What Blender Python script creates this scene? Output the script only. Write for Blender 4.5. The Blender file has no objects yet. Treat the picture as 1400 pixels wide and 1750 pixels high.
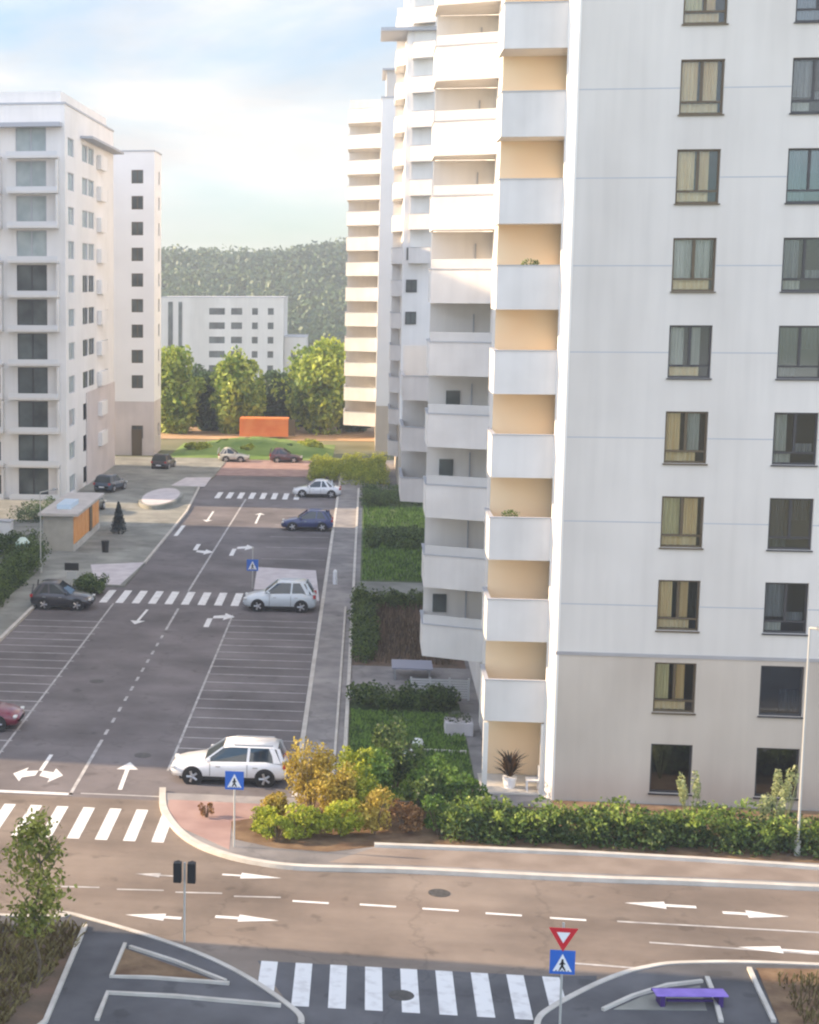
import bpy, math, random
from mathutils import Vector, Matrix
random.seed(11)
RAD = math.radians
C = bpy.context.scene
COL = C.collection
# ------------------------------------------------------------------ camera
CAMZ = 18.8
FPX, PPX, PPY = 2850.0, 233.0, 875.0          # focal length and optical centre of the 1400x1750 photograph, in its pixels
PITCH, YAW = RAD(7.93), RAD(7.88)
cd = bpy.data.cameras.new('camera'); cam = bpy.data.objects.new('camera', cd); COL.objects.link(cam)
cam.location = (0, 0, CAMZ); cam.rotation_euler = (RAD(90) - PITCH, 0, YAW)
cd.sensor_fit = 'AUTO'; cd.sensor_width = 36; cd.lens = FPX / 1750 * 36
cd.shift_x = (700 - PPX) / 1750; cd.shift_y = (PPY - 875) / 1750
cd.clip_start = 0.5; cd.clip_end = 6000
C.camera = cam
# ------------------------------------------------------------------ world and sun
SUN_EL, SUN_AZ = RAD(23), RAD(3)               # sun stands to the left (-X), a touch ahead (+Y)
w = bpy.data.worlds.new('World'); C.world = w; w.use_nodes = True
nt = w.node_tree; nt.nodes.clear()
def N(t, ty, **kw):
    n = t.nodes.new(ty)
    for k, v in kw.items(): setattr(n, k, v)
    return n
out = N(nt, 'ShaderNodeOutputWorld'); bg = N(nt, 'ShaderNodeBackground'); sky = N(nt, 'ShaderNodeTexSky')
sky.sky_type = 'NISHITA'; sky.sun_disc = False; sky.sun_elevation = SUN_EL
sky.sun_rotation = -(math.pi / 2 - SUN_AZ); sky.air_density = 1.0; sky.dust_density = .5; sky.ozone_density = 1.5
tc = N(nt, 'ShaderNodeTexCoord'); mp = N(nt, 'ShaderNodeMapping'); mp.inputs['Scale'].default_value = (1.0, 1.0, 3.2)
mp.inputs['Location'].default_value = (0.35, 0.1, 0.25)
nz = N(nt, 'ShaderNodeTexNoise'); nz.inputs['Scale'].default_value = 4.2; nz.inputs['Detail'].default_value = 7; nz.inputs['Roughness'].default_value = .52; nz.inputs['Distortion'].default_value = .35
rp = N(nt, 'ShaderNodeValToRGB'); rp.color_ramp.elements[0].position = .40; rp.color_ramp.elements[1].position = .64
rp.color_ramp.elements[0].color = (.0, .0, .0, 1); rp.color_ramp.elements[1].color = (.95, .95, .95, 1)
nz2 = N(nt, 'ShaderNodeTexNoise'); nz2.inputs['Scale'].default_value = 9; nz2.inputs['Detail'].default_value = 5
rp2 = N(nt, 'ShaderNodeValToRGB'); rp2.color_ramp.elements[0].color = (4.3, 4.2, 4.15, 1); rp2.color_ramp.elements[1].color = (5.9, 5.6, 5.2, 1)
rp2.color_ramp.elements[0].position = .35; rp2.color_ramp.elements[1].position = .65
mx = N(nt, 'ShaderNodeMixRGB')
L = nt.links.new
L(tc.outputs['Generated'], mp.inputs['Vector']); L(mp.outputs[0], nz.inputs['Vector']); L(mp.outputs[0], nz2.inputs['Vector'])
L(nz.outputs['Fac'], rp.inputs['Fac']); L(nz2.outputs['Fac'], rp2.inputs['Fac'])
L(rp.outputs['Color'], mx.inputs['Fac']); tn = N(nt, 'ShaderNodeMixRGB', blend_type='MULTIPLY'); tn.inputs[0].default_value = 1; tn.inputs[2].default_value = (.70, .84, 1.0, 1); L(sky.outputs['Color'], tn.inputs[1]); L(tn.outputs[0], mx.inputs['Color1']); L(rp2.outputs['Color'], mx.inputs['Color2'])
# added boost: the sky behind the camera is brightened to light the shaded fronts
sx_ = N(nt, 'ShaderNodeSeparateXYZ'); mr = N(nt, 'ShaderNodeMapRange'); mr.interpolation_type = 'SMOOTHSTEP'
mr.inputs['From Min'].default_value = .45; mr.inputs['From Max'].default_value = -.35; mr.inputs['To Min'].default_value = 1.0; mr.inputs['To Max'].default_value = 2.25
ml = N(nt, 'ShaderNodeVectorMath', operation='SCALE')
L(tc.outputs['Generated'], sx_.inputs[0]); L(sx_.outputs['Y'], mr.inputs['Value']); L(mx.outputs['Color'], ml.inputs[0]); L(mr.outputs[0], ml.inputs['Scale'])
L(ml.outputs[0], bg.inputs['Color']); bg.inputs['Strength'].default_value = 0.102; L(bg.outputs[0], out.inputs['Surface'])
sd = bpy.data.lights.new('sun', 'SUN'); sd.energy = 5.0; sd.angle = RAD(0.6); sd.color = (1.0, .74, .48)
sun = bpy.data.objects.new('sun', sd); COL.objects.link(sun)
sdir = Vector((-math.cos(SUN_EL) * math.cos(SUN_AZ), math.cos(SUN_EL) * math.sin(SUN_AZ), math.sin(SUN_EL)))
sun.rotation_euler = sdir.to_track_quat('Z', 'Y').to_euler()
C.view_settings.view_transform = 'Standard'; C.view_settings.look = 'None'; C.view_settings.gamma = 1
C.view_settings.exposure = 1.05
C.render.filter_size = 2.2; C.cycles.filter_width = 2.2
C.cycles.max_bounces = 6; C.cycles.diffuse_bounces = 3; C.cycles.transparent_max_bounces = 12
# ------------------------------------------------------------------ pixel helper: where a photographed ground point lies
_cp, _sp, _cy, _sy = math.cos(PITCH), math.sin(PITCH), math.cos(YAW), math.sin(YAW)
_F = Vector((-_sy * _cp, _cy * _cp, -_sp)); _R = Vector((_cy, _sy, 0)); _D = _F.cross(_R)
def G(x, y, z=0.0):
    d = _F + _R * ((x - PPX) / FPX) + _D * ((y - PPY) / FPX); t = (z - CAMZ) / d.z
    return (d.x * t, d.y * t)
# ------------------------------------------------------------------ materials
MATS = {}
def mat(name, col, rough=.7, col2=None, scale=3.0, bump=0.0, bscale=40.0, metal=0.0, detail=6, spec=.5, ramp=(.35, .65), island=0.0, coat=0.0, stretch=None):
    if name in MATS: return MATS[name]
    m = bpy.data.materials.new(name); m.use_nodes = True; t = m.node_tree; b = t.nodes['Principled BSDF']
    b.inputs['Roughness'].default_value = rough; b.inputs['Metallic'].default_value = metal
    b.inputs['Specular IOR Level'].default_value = spec
    b.inputs['Coat Weight'].default_value = coat
    b.inputs['Base Color'].default_value = (*col, 1)
    g = N(t, 'ShaderNodeNewGeometry')
    src = g.outputs['Position']
    if stretch:
        q = N(t, 'ShaderNodeMapping'); q.inputs['Scale'].default_value = stretch; t.links.new(src, q.inputs['Vector']); src = q.outputs[0]
    if col2:
        n = N(t, 'ShaderNodeTexNoise'); n.inputs['Scale'].default_value = scale; n.inputs['Detail'].default_value = detail
        r = N(t, 'ShaderNodeValToRGB'); r.color_ramp.elements[0].color = (*col, 1); r.color_ramp.elements[1].color = (*col2, 1)
        r.color_ramp.elements[0].position = ramp[0]; r.color_ramp.elements[1].position = ramp[1]
        t.links.new(src, n.inputs['Vector'])
        if island:
            ad = N(t, 'ShaderNodeMath', operation='MULTIPLY_ADD'); ad.inputs[1].default_value = island
            sb = N(t, 'ShaderNodeMath', operation='SUBTRACT'); sb.inputs[1].default_value = island / 2
            t.links.new(g.outputs['Random Per Island'], ad.inputs[0]); t.links.new(n.outputs['Fac'], sb.inputs[0])
            t.links.new(sb.outputs[0], ad.inputs[2]); t.links.new(ad.outputs[0], r.inputs['Fac'])
        else: t.links.new(n.outputs['Fac'], r.inputs['Fac'])
        t.links.new(r.outputs['Color'], b.inputs['Base Color'])
    if bump:
        n2 = N(t, 'ShaderNodeTexNoise'); n2.inputs['Scale'].default_value = bscale; n2.inputs['Detail'].default_value = 5
        t.links.new(g.outputs['Position'], n2.inputs['Vector'])
        bp = N(t, 'ShaderNodeBump'); bp.inputs['Strength'].default_value = bump; bp.inputs['Distance'].default_value = .03
        t.links.new(n2.outputs['Fac'], bp.inputs['Height']); t.links.new(bp.outputs[0], b.inputs['Normal'])
    MATS[name] = m; return m
def worn(name, k=.28, scale=.16, crack=True):
    """oil stains, patches and fine cracks over a road material"""
    t = MATS[name].node_tree; b = t.nodes['Principled BSDF']; src = b.inputs['Base Color'].links[0].from_socket; g = N(t, 'ShaderNodeNewGeometry')
    n = N(t, 'ShaderNodeTexNoise'); n.inputs['Scale'].default_value = scale; n.inputs['Detail'].default_value = 8; n.inputs['Roughness'].default_value = .65
    m1 = N(t, 'ShaderNodeMapRange'); m1.inputs['From Min'].default_value = .35; m1.inputs['From Max'].default_value = .65; m1.inputs['To Min'].default_value = 1 - k; m1.inputs['To Max'].default_value = 1 + k
    n3 = N(t, 'ShaderNodeTexNoise'); n3.inputs['Scale'].default_value = 1.1; n3.inputs['Detail'].default_value = 3
    m3 = N(t, 'ShaderNodeMapRange'); m3.inputs['From Min'].default_value = .63; m3.inputs['From Max'].default_value = .70; m3.inputs['To Min'].default_value = 1; m3.inputs['To Max'].default_value = .72
    v = N(t, 'ShaderNodeTexVoronoi', feature='DISTANCE_TO_EDGE'); v.inputs['Scale'].default_value = .15
    ds = N(t, 'ShaderNodeMixRGB'); ds.inputs[0].default_value = .12; n4 = N(t, 'ShaderNodeTexNoise'); n4.inputs['Scale'].default_value = 1.5; n4.inputs['Detail'].default_value = 6
    m2 = N(t, 'ShaderNodeMapRange'); m2.inputs['From Min'].default_value = .0; m2.inputs['From Max'].default_value = .012; m2.inputs['To Min'].default_value = .80; m2.inputs['To Max'].default_value = 1
    a1 = N(t, 'ShaderNodeMath', operation='MULTIPLY'); a2 = N(t, 'ShaderNodeMath', operation='MULTIPLY'); sc = N(t, 'ShaderNodeVectorMath', operation='SCALE'); K = t.links.new
    K(g.outputs['Position'], n.inputs['Vector']); K(g.outputs['Position'], n3.inputs['Vector']); K(g.outputs['Position'], n4.inputs['Vector'])
    ad = N(t, 'ShaderNodeVectorMath', operation='MULTIPLY_ADD'); ad.inputs[1].default_value = (1.6, 1.6, 0); K(n4.outputs['Color'], ad.inputs[0]); K(g.outputs['Position'], ad.inputs[2]); K(ad.outputs[0], v.inputs['Vector'])
    K(n.outputs['Fac'], m1.inputs['Value']); K(n3.outputs['Fac'], m3.inputs['Value']); K(v.outputs['Distance'], m2.inputs['Value'])
    K(m1.outputs[0], a1.inputs[0]); K(m3.outputs[0], a1.inputs[1]); K(a1.outputs[0], a2.inputs[0]); K(m2.outputs[0], a2.inputs[1])
    K(src, sc.inputs[0]); K(a2.outputs[0], sc.inputs['Scale']); K(sc.outputs[0], b.inputs['Base Color'])
def leafmat(name, c1, c2, scale=1.2, trans=.35):
    if name in MATS: return MATS[name]
    m = mat(name, c1, .55, c2, scale, island=.55, ramp=(.3, .7)); t = m.node_tree; b = t.nodes['Principled BSDF']
    tr = N(t, 'ShaderNodeBsdfTranslucent'); ms = N(t, 'ShaderNodeMixShader'); ms.inputs[0].default_value = trans
    src = b.inputs['Base Color'].links[0].from_socket
    t.links.new(src, tr.inputs['Color']); o = t.nodes['Material Output']
    t.links.new(b.outputs[0], ms.inputs[1]); t.links.new(tr.outputs[0], ms.inputs[2]); t.links.new(ms.outputs[0], o.inputs['Surface'])
    return m
def glassmat(name, tint=(.55, .6, .62), k=.16):
    m = bpy.data.materials.new(name); m.use_nodes = True; t = m.node_tree; t.nodes.remove(t.nodes['Principled BSDF'])
    tr = N(t, 'ShaderNodeBsdfTransparent'); tr.inputs[0].default_value = (*tint, 1)
    gl = N(t, 'ShaderNodeBsdfGlossy'); gl.inputs['Roughness'].default_value = .04; gl.inputs['Color'].default_value = (.8, .88, .95, 1)
    fr = N(t, 'ShaderNodeFresnel'); fr.inputs['IOR'].default_value = 1.55
    ad = N(t, 'ShaderNodeMath', operation='ADD'); ad.inputs[1].default_value = k; ms = N(t, 'ShaderNodeMixShader')
    t.links.new(fr.outputs[0], ad.inputs[0]); t.links.new(ad.outputs[0], ms.inputs[0]); t.links.new(tr.outputs[0], ms.inputs[1]); t.links.new(gl.outputs[0], ms.inputs[2])
    t.links.new(ms.outputs[0], t.nodes['Material Output'].inputs['Surface']); return m
M = dict(
    asphalt=mat('asphalt', (.125, .112, .115), .85, (.175, .158, .160), .35, .25, 60, detail=9),
    asphalt2=mat('asphalt_main', (.172, .136, .110), .85, (.235, .192, .158), .30, .25, 60, detail=9, stretch=(.35, 1.6, 1)),
    asphalt3=mat('asphalt_new', (.085, .085, .092), .85, (.125, .125, .132), .6, .25, 60, detail=9),
    paver=mat('pavers', (.20, .19, .19), .85, (.30, .28, .27), .8, .3, 25),
    paverpink=mat('pink_pavers', (.30, .19, .17), .85, (.40, .27, .24), .8, .3, 25),
    paverlight=mat('light_pavers', (.52, .48, .50), .85, (.64, .60, .61), 1.2, .3, 25),
    pathgreen=mat('old_pavement', (.20, .205, .18), .9, (.30, .30, .27), .5, .3, 25),
    kerb=mat('kerb_concrete', (.50, .47, .42), .85, (.62, .59, .54), 1.5, .2, 30),
    paint=mat('road_paint', (.62, .61, .60), .7, (.80, .80, .79), 2.5, .1, 60, ramp=(.3, .5)),
    wornpaint=mat('worn_road_paint', (.30, .29, .29), .8, (.60, .59, .58), 1.8, ramp=(.3, .7), detail=10),
    soil=mat('soil', (.13, .075, .04), .95, (.24, .16, .09), 1.6, .6, 12, detail=9),
    orangesoil=mat('orange_soil', (.42, .25, .13), .95, (.55, .38, .22), .15, .6, 3, detail=9),
    drysoil=mat('dry_soil', (.12, .09, .06), .95, (.20, .13, .09), 1.1, .6, 12, detail=9),
    grass=mat('grass_ground', (.045, .085, .02), .95, (.11, .15, .045), .7, .8, 14, detail=9),
    grassbright=mat('bright_grass', (.11, .20, .03), .95, (.22, .31, .07), .3, .8, 6, detail=9),
    ground=mat('ground_field', (.12, .13, .06), .95, (.20, .19, .11), .08, .5, 4, detail=9),
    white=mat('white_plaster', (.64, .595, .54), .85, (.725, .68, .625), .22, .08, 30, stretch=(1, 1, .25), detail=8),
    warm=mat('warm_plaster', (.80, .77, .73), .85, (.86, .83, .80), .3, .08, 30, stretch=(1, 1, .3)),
    bright=mat('bright_plaster', (.86, .84, .82), .85, (.91, .89, .87), .3),
    base=mat('beige_plaster', (.52, .445, .37), .9, (.62, .545, .46), .35, .12, 20, stretch=(1, 1, .35), detail=8),
    parapet=mat('parapet_plaster', (.67, .64, .605), .8, (.75, .72, .685), .6, .05, 30),
    cream=mat('cream_plaster', (.80, .76, .70), .85, (.86, .82, .76), .5, .05, 30),
    orange=mat('peach_plaster', (.95, .71, .46), .85, (.96, .78, .54), .4, .05, 30),
    pinkbase=mat('pink_base_plaster', (.60, .53, .50), .9, (.68, .60, .57), .3, .1, 20),
    joint=mat('joint_seal', (.44, .45, .48), .8),
    screen=mat('grey_strip', (.58, .57, .55), .5, (.64, .63, .61), 1),
    band=mat('band_course', (.36, .34, .34), .8, (.42, .40, .40), 1),
    dark=mat('dark_interior', (.025, .025, .03), .9),
    frame=mat('window_frame_dark', (.035, .035, .04), .5),
    framebr=mat('window_frame_brown', (.10, .07, .035), .5),
    fwhite=mat('window_frame_white', (.7, .7, .7), .5),
    glass=glassmat('window_glass', (.92, .93, .92), .03), glassd=glassmat('window_glass_dark', (.25, .30, .34), .10),
    glassfar=mat('far_glass', (.05, .062, .064), .15, (.13, .155, .15), .5),
    glasspale=mat('pale_glass', (.30, .36, .36), .15, (.44, .50, .49), .8),  # pale colour paints the sky's reflection on the left tower's top rows
    curtain=mat('curtain_beige', (.80, .58, .28), .9, (.92, .76, .48), 1.1, stretch=(9, 9, .3)),
    curtaingreen=mat('curtain_olive', (.62, .56, .32), .9, (.80, .72, .44), 1.1, stretch=(9, 9, .3)),
    curtaingrey=mat('curtain_grey', (.42, .44, .40), .9, (.62, .63, .58), 1.1, stretch=(9, 9, .3)),
    curtaindark=mat('curtain_slate', (.16, .18, .20), .9, (.30, .32, .34), 1.1, stretch=(9, 9, .3)),
    metal=mat('grey_metal', (.42, .43, .44), .4, metal=.7), galv=mat('galvanised_pole', (.55, .55, .52), .5, metal=.3),
    black=mat('black_plastic', (.012, .012, .013), .5), rubber=mat('rubber', (.02, .02, .02), .85),
    rim=mat('alloy_rim', (.5, .5, .52), .35, metal=.8),
    carglass=mat('car_glass', (.02, .03, .035), .06, spec=.9),
    lamp=mat('lamp_glass', (.75, .75, .72), .15), redlamp=mat('red_lamp', (.45, .02, .02), .2),
    bark=mat('bark', (.10, .075, .05), .9, (.17, .13, .09), 6, .5, 20),
    blue=mat('sign_blue', (.03, .14, .55), .4), signwhite=mat('sign_white', (.85, .86, .88), .4), signred=mat('sign_red', (.62, .02, .03), .4),
    signback=mat('sign_back', (.30, .31, .32), .5, metal=.4),
)
def streak(name):
    """rain streaks and faint patches on plaster"""
    t = MATS[name].node_tree; b = t.nodes['Principled BSDF']; src = b.inputs['Base Color'].links[0].from_socket; g = N(t, 'ShaderNodeNewGeometry'); K = t.links.new
    q = N(t, 'ShaderNodeMapping'); q.inputs['Scale'].default_value = (1, 1, .06); K(g.outputs['Position'], q.inputs['Vector'])
    n = N(t, 'ShaderNodeTexNoise'); n.inputs['Scale'].default_value = 2.6; n.inputs['Detail'].default_value = 6; K(q.outputs[0], n.inputs['Vector'])
    m1 = N(t, 'ShaderNodeMapRange'); m1.inputs['From Min'].default_value = .42; m1.inputs['From Max'].default_value = .72; m1.inputs['To Min'].default_value = 1.01; m1.inputs['To Max'].default_value = .945; K(n.outputs['Fac'], m1.inputs['Value'])
    n2 = N(t, 'ShaderNodeTexNoise'); n2.inputs['Scale'].default_value = .45; n2.inputs['Detail'].default_value = 7; K(g.outputs['Position'], n2.inputs['Vector'])
    m2 = N(t, 'ShaderNodeMapRange'); m2.inputs['From Min'].default_value = .35; m2.inputs['From Max'].default_value = .65; m2.inputs['To Min'].default_value = .965; m2.inputs['To Max'].default_value = 1.02; K(n2.outputs['Fac'], m2.inputs['Value'])
    a = N(t, 'ShaderNodeMath', operation='MULTIPLY'); K(m1.outputs[0], a.inputs[0]); K(m2.outputs[0], a.inputs[1])
    sc = N(t, 'ShaderNodeVectorMath', operation='SCALE'); K(src, sc.inputs[0]); K(a.outputs[0], sc.inputs['Scale']); K(sc.outputs[0], b.inputs['Base Color'])
for n_ in ('white_plaster', 'beige_plaster', 'warm_plaster', 'parapet_plaster', 'cream_plaster', 'pink_base_plaster'): streak(n_)
for n_ in ('asphalt', 'asphalt_main', 'asphalt_new', 'pavers', 'old_pavement'): worn(n_)
# ------------------------------------------------------------------ mesh builder
from mathutils.geometry import tessellate_polygon
def tess(pts):
    out = []
    for a, c, e in tessellate_polygon([[Vector((p[0], p[1], 0)) for p in pts]]):
        A_, B_, C_ = pts[a], pts[c], pts[e]; cr = (B_[0]-A_[0])*(C_[1]-A_[1]) - (B_[1]-A_[1])*(C_[0]-A_[0]); out.append((a, c, e) if cr > 0 else (a, e, c))
    return out
class MB:
    def __init__(s): s.v = []; s.f = []
    def quad(s, a, b, c, d):
        i = len(s.v); s.v += [tuple(a), tuple(b), tuple(c), tuple(d)]; s.f.append((i, i+1, i+2, i+3)); return s
    def box(s, x0, x1, y0, y1, z0, z1):
        i = len(s.v)
        s.v += [(x, y, z) for z in (z0, z1) for (x, y) in ((x0, y0), (x1, y0), (x1, y1), (x0, y1))]
        s.f += [(i+3, i+2, i+1, i), (i+4, i+5, i+6, i+7), (i, i+1, i+5, i+4), (i+1, i+2, i+6, i+5), (i+2, i+3, i+7, i+6), (i+3, i, i+4, i+7)]
        return s
    def mbox(s, mp, u0, u1, z0, z1, d0, d1):     # box in a wall frame
        p = [mp(u, z, d) for d in (d0, d1) for (u, z) in ((u0, z0), (u1, z0), (u1, z1), (u0, z1))]
        i = len(s.v); s.v += p
        s.f += [(i+3, i+2, i+1, i), (i+4, i+5, i+6, i+7), (i, i+1, i+5, i+4), (i+1, i+2, i+6, i+5), (i+2, i+3, i+7, i+6), (i+3, i, i+4, i+7)]
        return s
    def cyl(s, p0, p1, r0, r1=None, n=10, cap=True):
        r1 = r0 if r1 is None else r1; p0 = Vector(p0); p1 = Vector(p1); d = (p1 - p0).normalized()
        a = d.orthogonal().normalized(); b = d.cross(a); i = len(s.v)
        for p, r in ((p0, r0), (p1, r1)):
            for k in range(n):
                t = 2 * math.pi * k / n; s.v.append(tuple(p + (a * math.cos(t) + b * math.sin(t)) * r))
        for k in range(n): s.f.append((i + k, i + (k+1) % n, i + n + (k+1) % n, i + n + k))
        if cap: s.f.append(tuple(range(i + n - 1, i - 1, -1))); s.f.append(tuple(range(i + n, i + 2*n)))
        return s
    def prism(s, pts, z0, z1):
        i = len(s.v); n = len(pts); s.v += [(x, y, z0) for x, y in pts] + [(x, y, z1) for x, y in pts]
        for a, c, e in tess(pts): s.f.append((i + n + a, i + n + c, i + n + e)); s.f.append((i + e, i + c, i + a))
        for k in range(n): s.f.append((i + k, i + (k+1) % n, i + n + (k+1) % n, i + n + k))
        return s
    def flat(s, pts, z):
        i = len(s.v); s.v += [(x, y, z) for x, y in pts]; s.f.append(tuple(range(i, i + len(pts)))); return s
    def build(s, name, m, parent=None, smooth=False, bevel=0):
        me = bpy.data.meshes.new(name); me.from_pydata(s.v, [], s.f); me.validate(); me.materials.append(m)
        if smooth: me.polygons.foreach_set('use_smooth', [True] * len(me.polygons))
        me.update(); o = bpy.data.objects.new(name, me); COL.objects.link(o)
        if parent:
            o.parent = parent
            if parent.get('wc'): o.location = -Vector(parent['wc'])
        if bevel:
            b = o.modifiers.new('bevel', 'BEVEL'); b.width = bevel; b.segments = 2; b.limit_method = 'ANGLE'
        return o
def tag(o, label=None, cat=None, group=None, kind=None):
    for k, v in (('label', label), ('category', cat), ('group', group), ('kind', kind)):
        if v: o[k] = v
    return o
def root(name, label, cat, loc=(0, 0, 0), group=None, world=False):
    """Empty at a thing's base; world=True: its parts are written in world coordinates"""
    o = bpy.data.objects.new(name, None); COL.objects.link(o); o.location = loc; o.empty_display_size = .3
    if world: o['wc'] = loc
    return tag(o, label, cat, group)
def kids(o): return [c for c in bpy.data.objects if c.parent == o]
def copy_tree(o, parent=None):
    c = o.copy(); COL.objects.link(c); c.parent = parent
    for ch in kids(o): copy_tree(ch, c)
    return c
def struct(name, mb, m): return tag(mb.build(name, m), kind='structure')
def front(Y): return lambda u, z, d: (u, Y + d, z)          # wall facing -Y, d goes inward
def west(X): return lambda u, z, d: (X + d, u, z)           # wall facing -X
def east(X): return lambda u, z, d: (X - d, u, z)           # wall facing +X
def wall(mp, u0, u1, z0, z1, holes=(), dep=.22):
    b = MB(); us = sorted({u0, u1, *[h[0] for h in holes], *[h[1] for h in holes]}); zs = sorted({z0, z1, *[h[2] for h in holes], *[h[3] for h in holes]})
    us = [u for u in us if u0 - 1e-6 <= u <= u1 + 1e-6]; zs = [z for z in zs if z0 - 1e-6 <= z <= z1 + 1e-6]
    for i in range(len(us) - 1):
        for j in range(len(zs) - 1):
            cu, cz = (us[i] + us[i+1]) / 2, (zs[j] + zs[j+1]) / 2
            if any(h[0] < cu < h[1] and h[2] < cz < h[3] for h in holes): continue
            b.quad(mp(us[i], zs[j], 0), mp(us[i+1], zs[j], 0), mp(us[i+1], zs[j+1], 0), mp(us[i], zs[j+1], 0))
    for (a, c, e, f) in holes:
        if e < z0 or f > z1: continue
        b.quad(mp(a, e, 0), mp(a, e, dep), mp(a, f, dep), mp(a, f, 0)); b.quad(mp(c, e, 0), mp(c, e, dep), mp(c, f, dep), mp(c, f, 0))
        b.quad(mp(a, e, 0), mp(c, e, 0), mp(c, e, dep), mp(a, e, dep)); b.quad(mp(a, f, 0), mp(c, f, 0), mp(c, f, dep), mp(a, f, dep))
    return b
def window(par, mp, h, fm, gm, mull=True, transom=.42, curtains=(), rec=.12, fw=.07, sill=True, backing=None, label=None):
    u0, u1, z0, z1 = h; b = MB()
    b.mbox(mp, u0, u0 + fw, z0, z1, rec, rec + .07); b.mbox(mp, u1 - fw, u1, z0, z1, rec, rec + .07)
    b.mbox(mp, u0 + fw, u1 - fw, z0, z0 + fw, rec, rec + .07); b.mbox(mp, u0 + fw, u1 - fw, z1 - fw, z1, rec, rec + .07)
    zt = z0 + transom if transom else z0 + fw
    if transom: b.mbox(mp, u0 + fw, u1 - fw, zt - fw / 2, zt + fw / 2, rec, rec + .07)
    if mull:
        c = (u0 + u1) / 2; b.mbox(mp, c - fw * .65, c + fw * .65, zt + (fw / 2 if transom else 0), z1 - fw, rec, rec + .07)
    o = b.build('window', fm, par)
    if label: o['label'] = label
    g = MB(); g.quad(mp(u0 + fw, z0 + fw, rec + .04), mp(u1 - fw, z0 + fw, rec + .04), mp(u1 - fw, z1 - fw, rec + .04), mp(u0 + fw, z1 - fw, rec + .04)).build('pane', gm, o)
    if sill: MB().mbox(mp, u0 - .04, u1 + .04, z0 - .05, z0 - .003, -.07, rec).build('sill', fm, o)
    for (a, c, lo, hi, m) in curtains:
        cb = MB(); n = 10; ua, uc = u0 + (u1 - u0) * a, u0 + (u1 - u0) * c; za, zc = z0 + (z1 - z0) * lo, z0 + (z1 - z0) * hi
        for k in range(n):
            p, q = ua + (uc - ua) * k / n, ua + (uc - ua) * (k+1) / n; d1, d2 = (.30, .35)[k % 2], (.35, .30)[k % 2]
            cb.quad(mp(p, za, d1), mp(q, za, d2), mp(q, zc, d2), mp(p, zc, d1))
        cb.build('curtain', M[m], o)
    return o
# ------------------------------------------------------------------ foliage
def leaves(b, c, r, n, s, rnd, shell=.55, flat=.0):
    """n leaf quads through an ellipsoid (c, r)"""
    for _ in range(n):
        while True:
            p = Vector((rnd.uniform(-1, 1), rnd.uniform(-1, 1), rnd.uniform(-1, 1)))
            if shell < p.length <= 1 or (p.length <= 1 and rnd.random() < .35): break
        q = Vector((c[0] + p.x * r[0], c[1] + p.y * r[1], c[2] + p.z * r[2]))
        if q.z < .02: q.z = abs(q.z) * .5 + .03
        a = Vector((rnd.gauss(0, 1), rnd.gauss(0, 1), rnd.gauss(0, 1))).normalized(); e = a.orthogonal().normalized()
        e = (Matrix.Rotation(rnd.uniform(0, 6.28), 3, a) @ e); g = a.cross(e); k = s * rnd.uniform(.6, 1.35)
        b.quad(q - e * k * .5, q + g * k * .28, q + e * k * .5, q - g * k * .28)
def clumps(b, c, r, nc, per, s, rnd, cr=.38):
    for _ in range(nc):
        while True:
            p = Vector((rnd.uniform(-1, 1), rnd.uniform(-1, 1), rnd.uniform(-1, 1)))
            if p.length <= 1: break
        q = (c[0] + p.x * r[0] * .8, c[1] + p.y * r[1] * .8, c[2] + p.z * r[2] * .8)
        k = rnd.uniform(.6, 1.2) * cr
        leaves(b, q, (r[0] * k, r[1] * k, r[2] * k), per, s, rnd)
def tree(x, y, h, cw, label, lm, seed, crown0=.3, n=26, per=110, s=.3, tr=.14, group=None, ccol=None, z0=.0, shape=1.0):
    rnd = random.Random(seed); t = root('tree', label, 'tree', (x, y, z0), group)
    b = MB(); pts = [(0, 0, 0)]; k = 6; lump = [rnd.uniform(.75, 1.2) for _ in range(8)]
    for i in range(1, k + 1): pts.append((rnd.gauss(0, .03) * h * .4, rnd.gauss(0, .03) * h * .4, h * .85 * i / k))
    for i in range(k): b.cyl(pts[i], pts[i+1], tr * (1 - .8 * i / k), tr * (1 - .8 * (i+1) / k), 8, False)
    for i in range(9):
        j = rnd.randint(2, k - 1); p = Vector(pts[j]); a = rnd.uniform(0, 6.28)
        q = p + Vector((math.cos(a) * cw * .35, math.sin(a) * cw * .35, h * rnd.uniform(.08, .2))); b.cyl(p, q, tr * .35, tr * .08, 6, False)
    b.build('trunk', M['bark'], t, True)
    cb = MB(); zc = h * (crown0 + (1 - crown0) / 2); zr = h * (1 - crown0) / 2
    for _ in range(n):
        u = rnd.uniform(-1, 1); wd = cw / 2 * math.sqrt(max(0.05, 1 - abs(u) ** 2.2)) * (1 - .25 * shape * (u + 1) / 2); a = rnd.uniform(0, 6.28); d = math.sqrt(rnd.random()); wd *= lump[int(a * 1.27) % 8]
        q = (math.cos(a) * wd * d * .85, math.sin(a) * wd * d * .85, zc + u * zr * .88)
        kk = rnd.uniform(.12, .26) * cw; leaves(cb, q, (kk, kk, kk * 1.1), per, s, rnd)
    cb.build('crown', lm, t)
    return t
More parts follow.
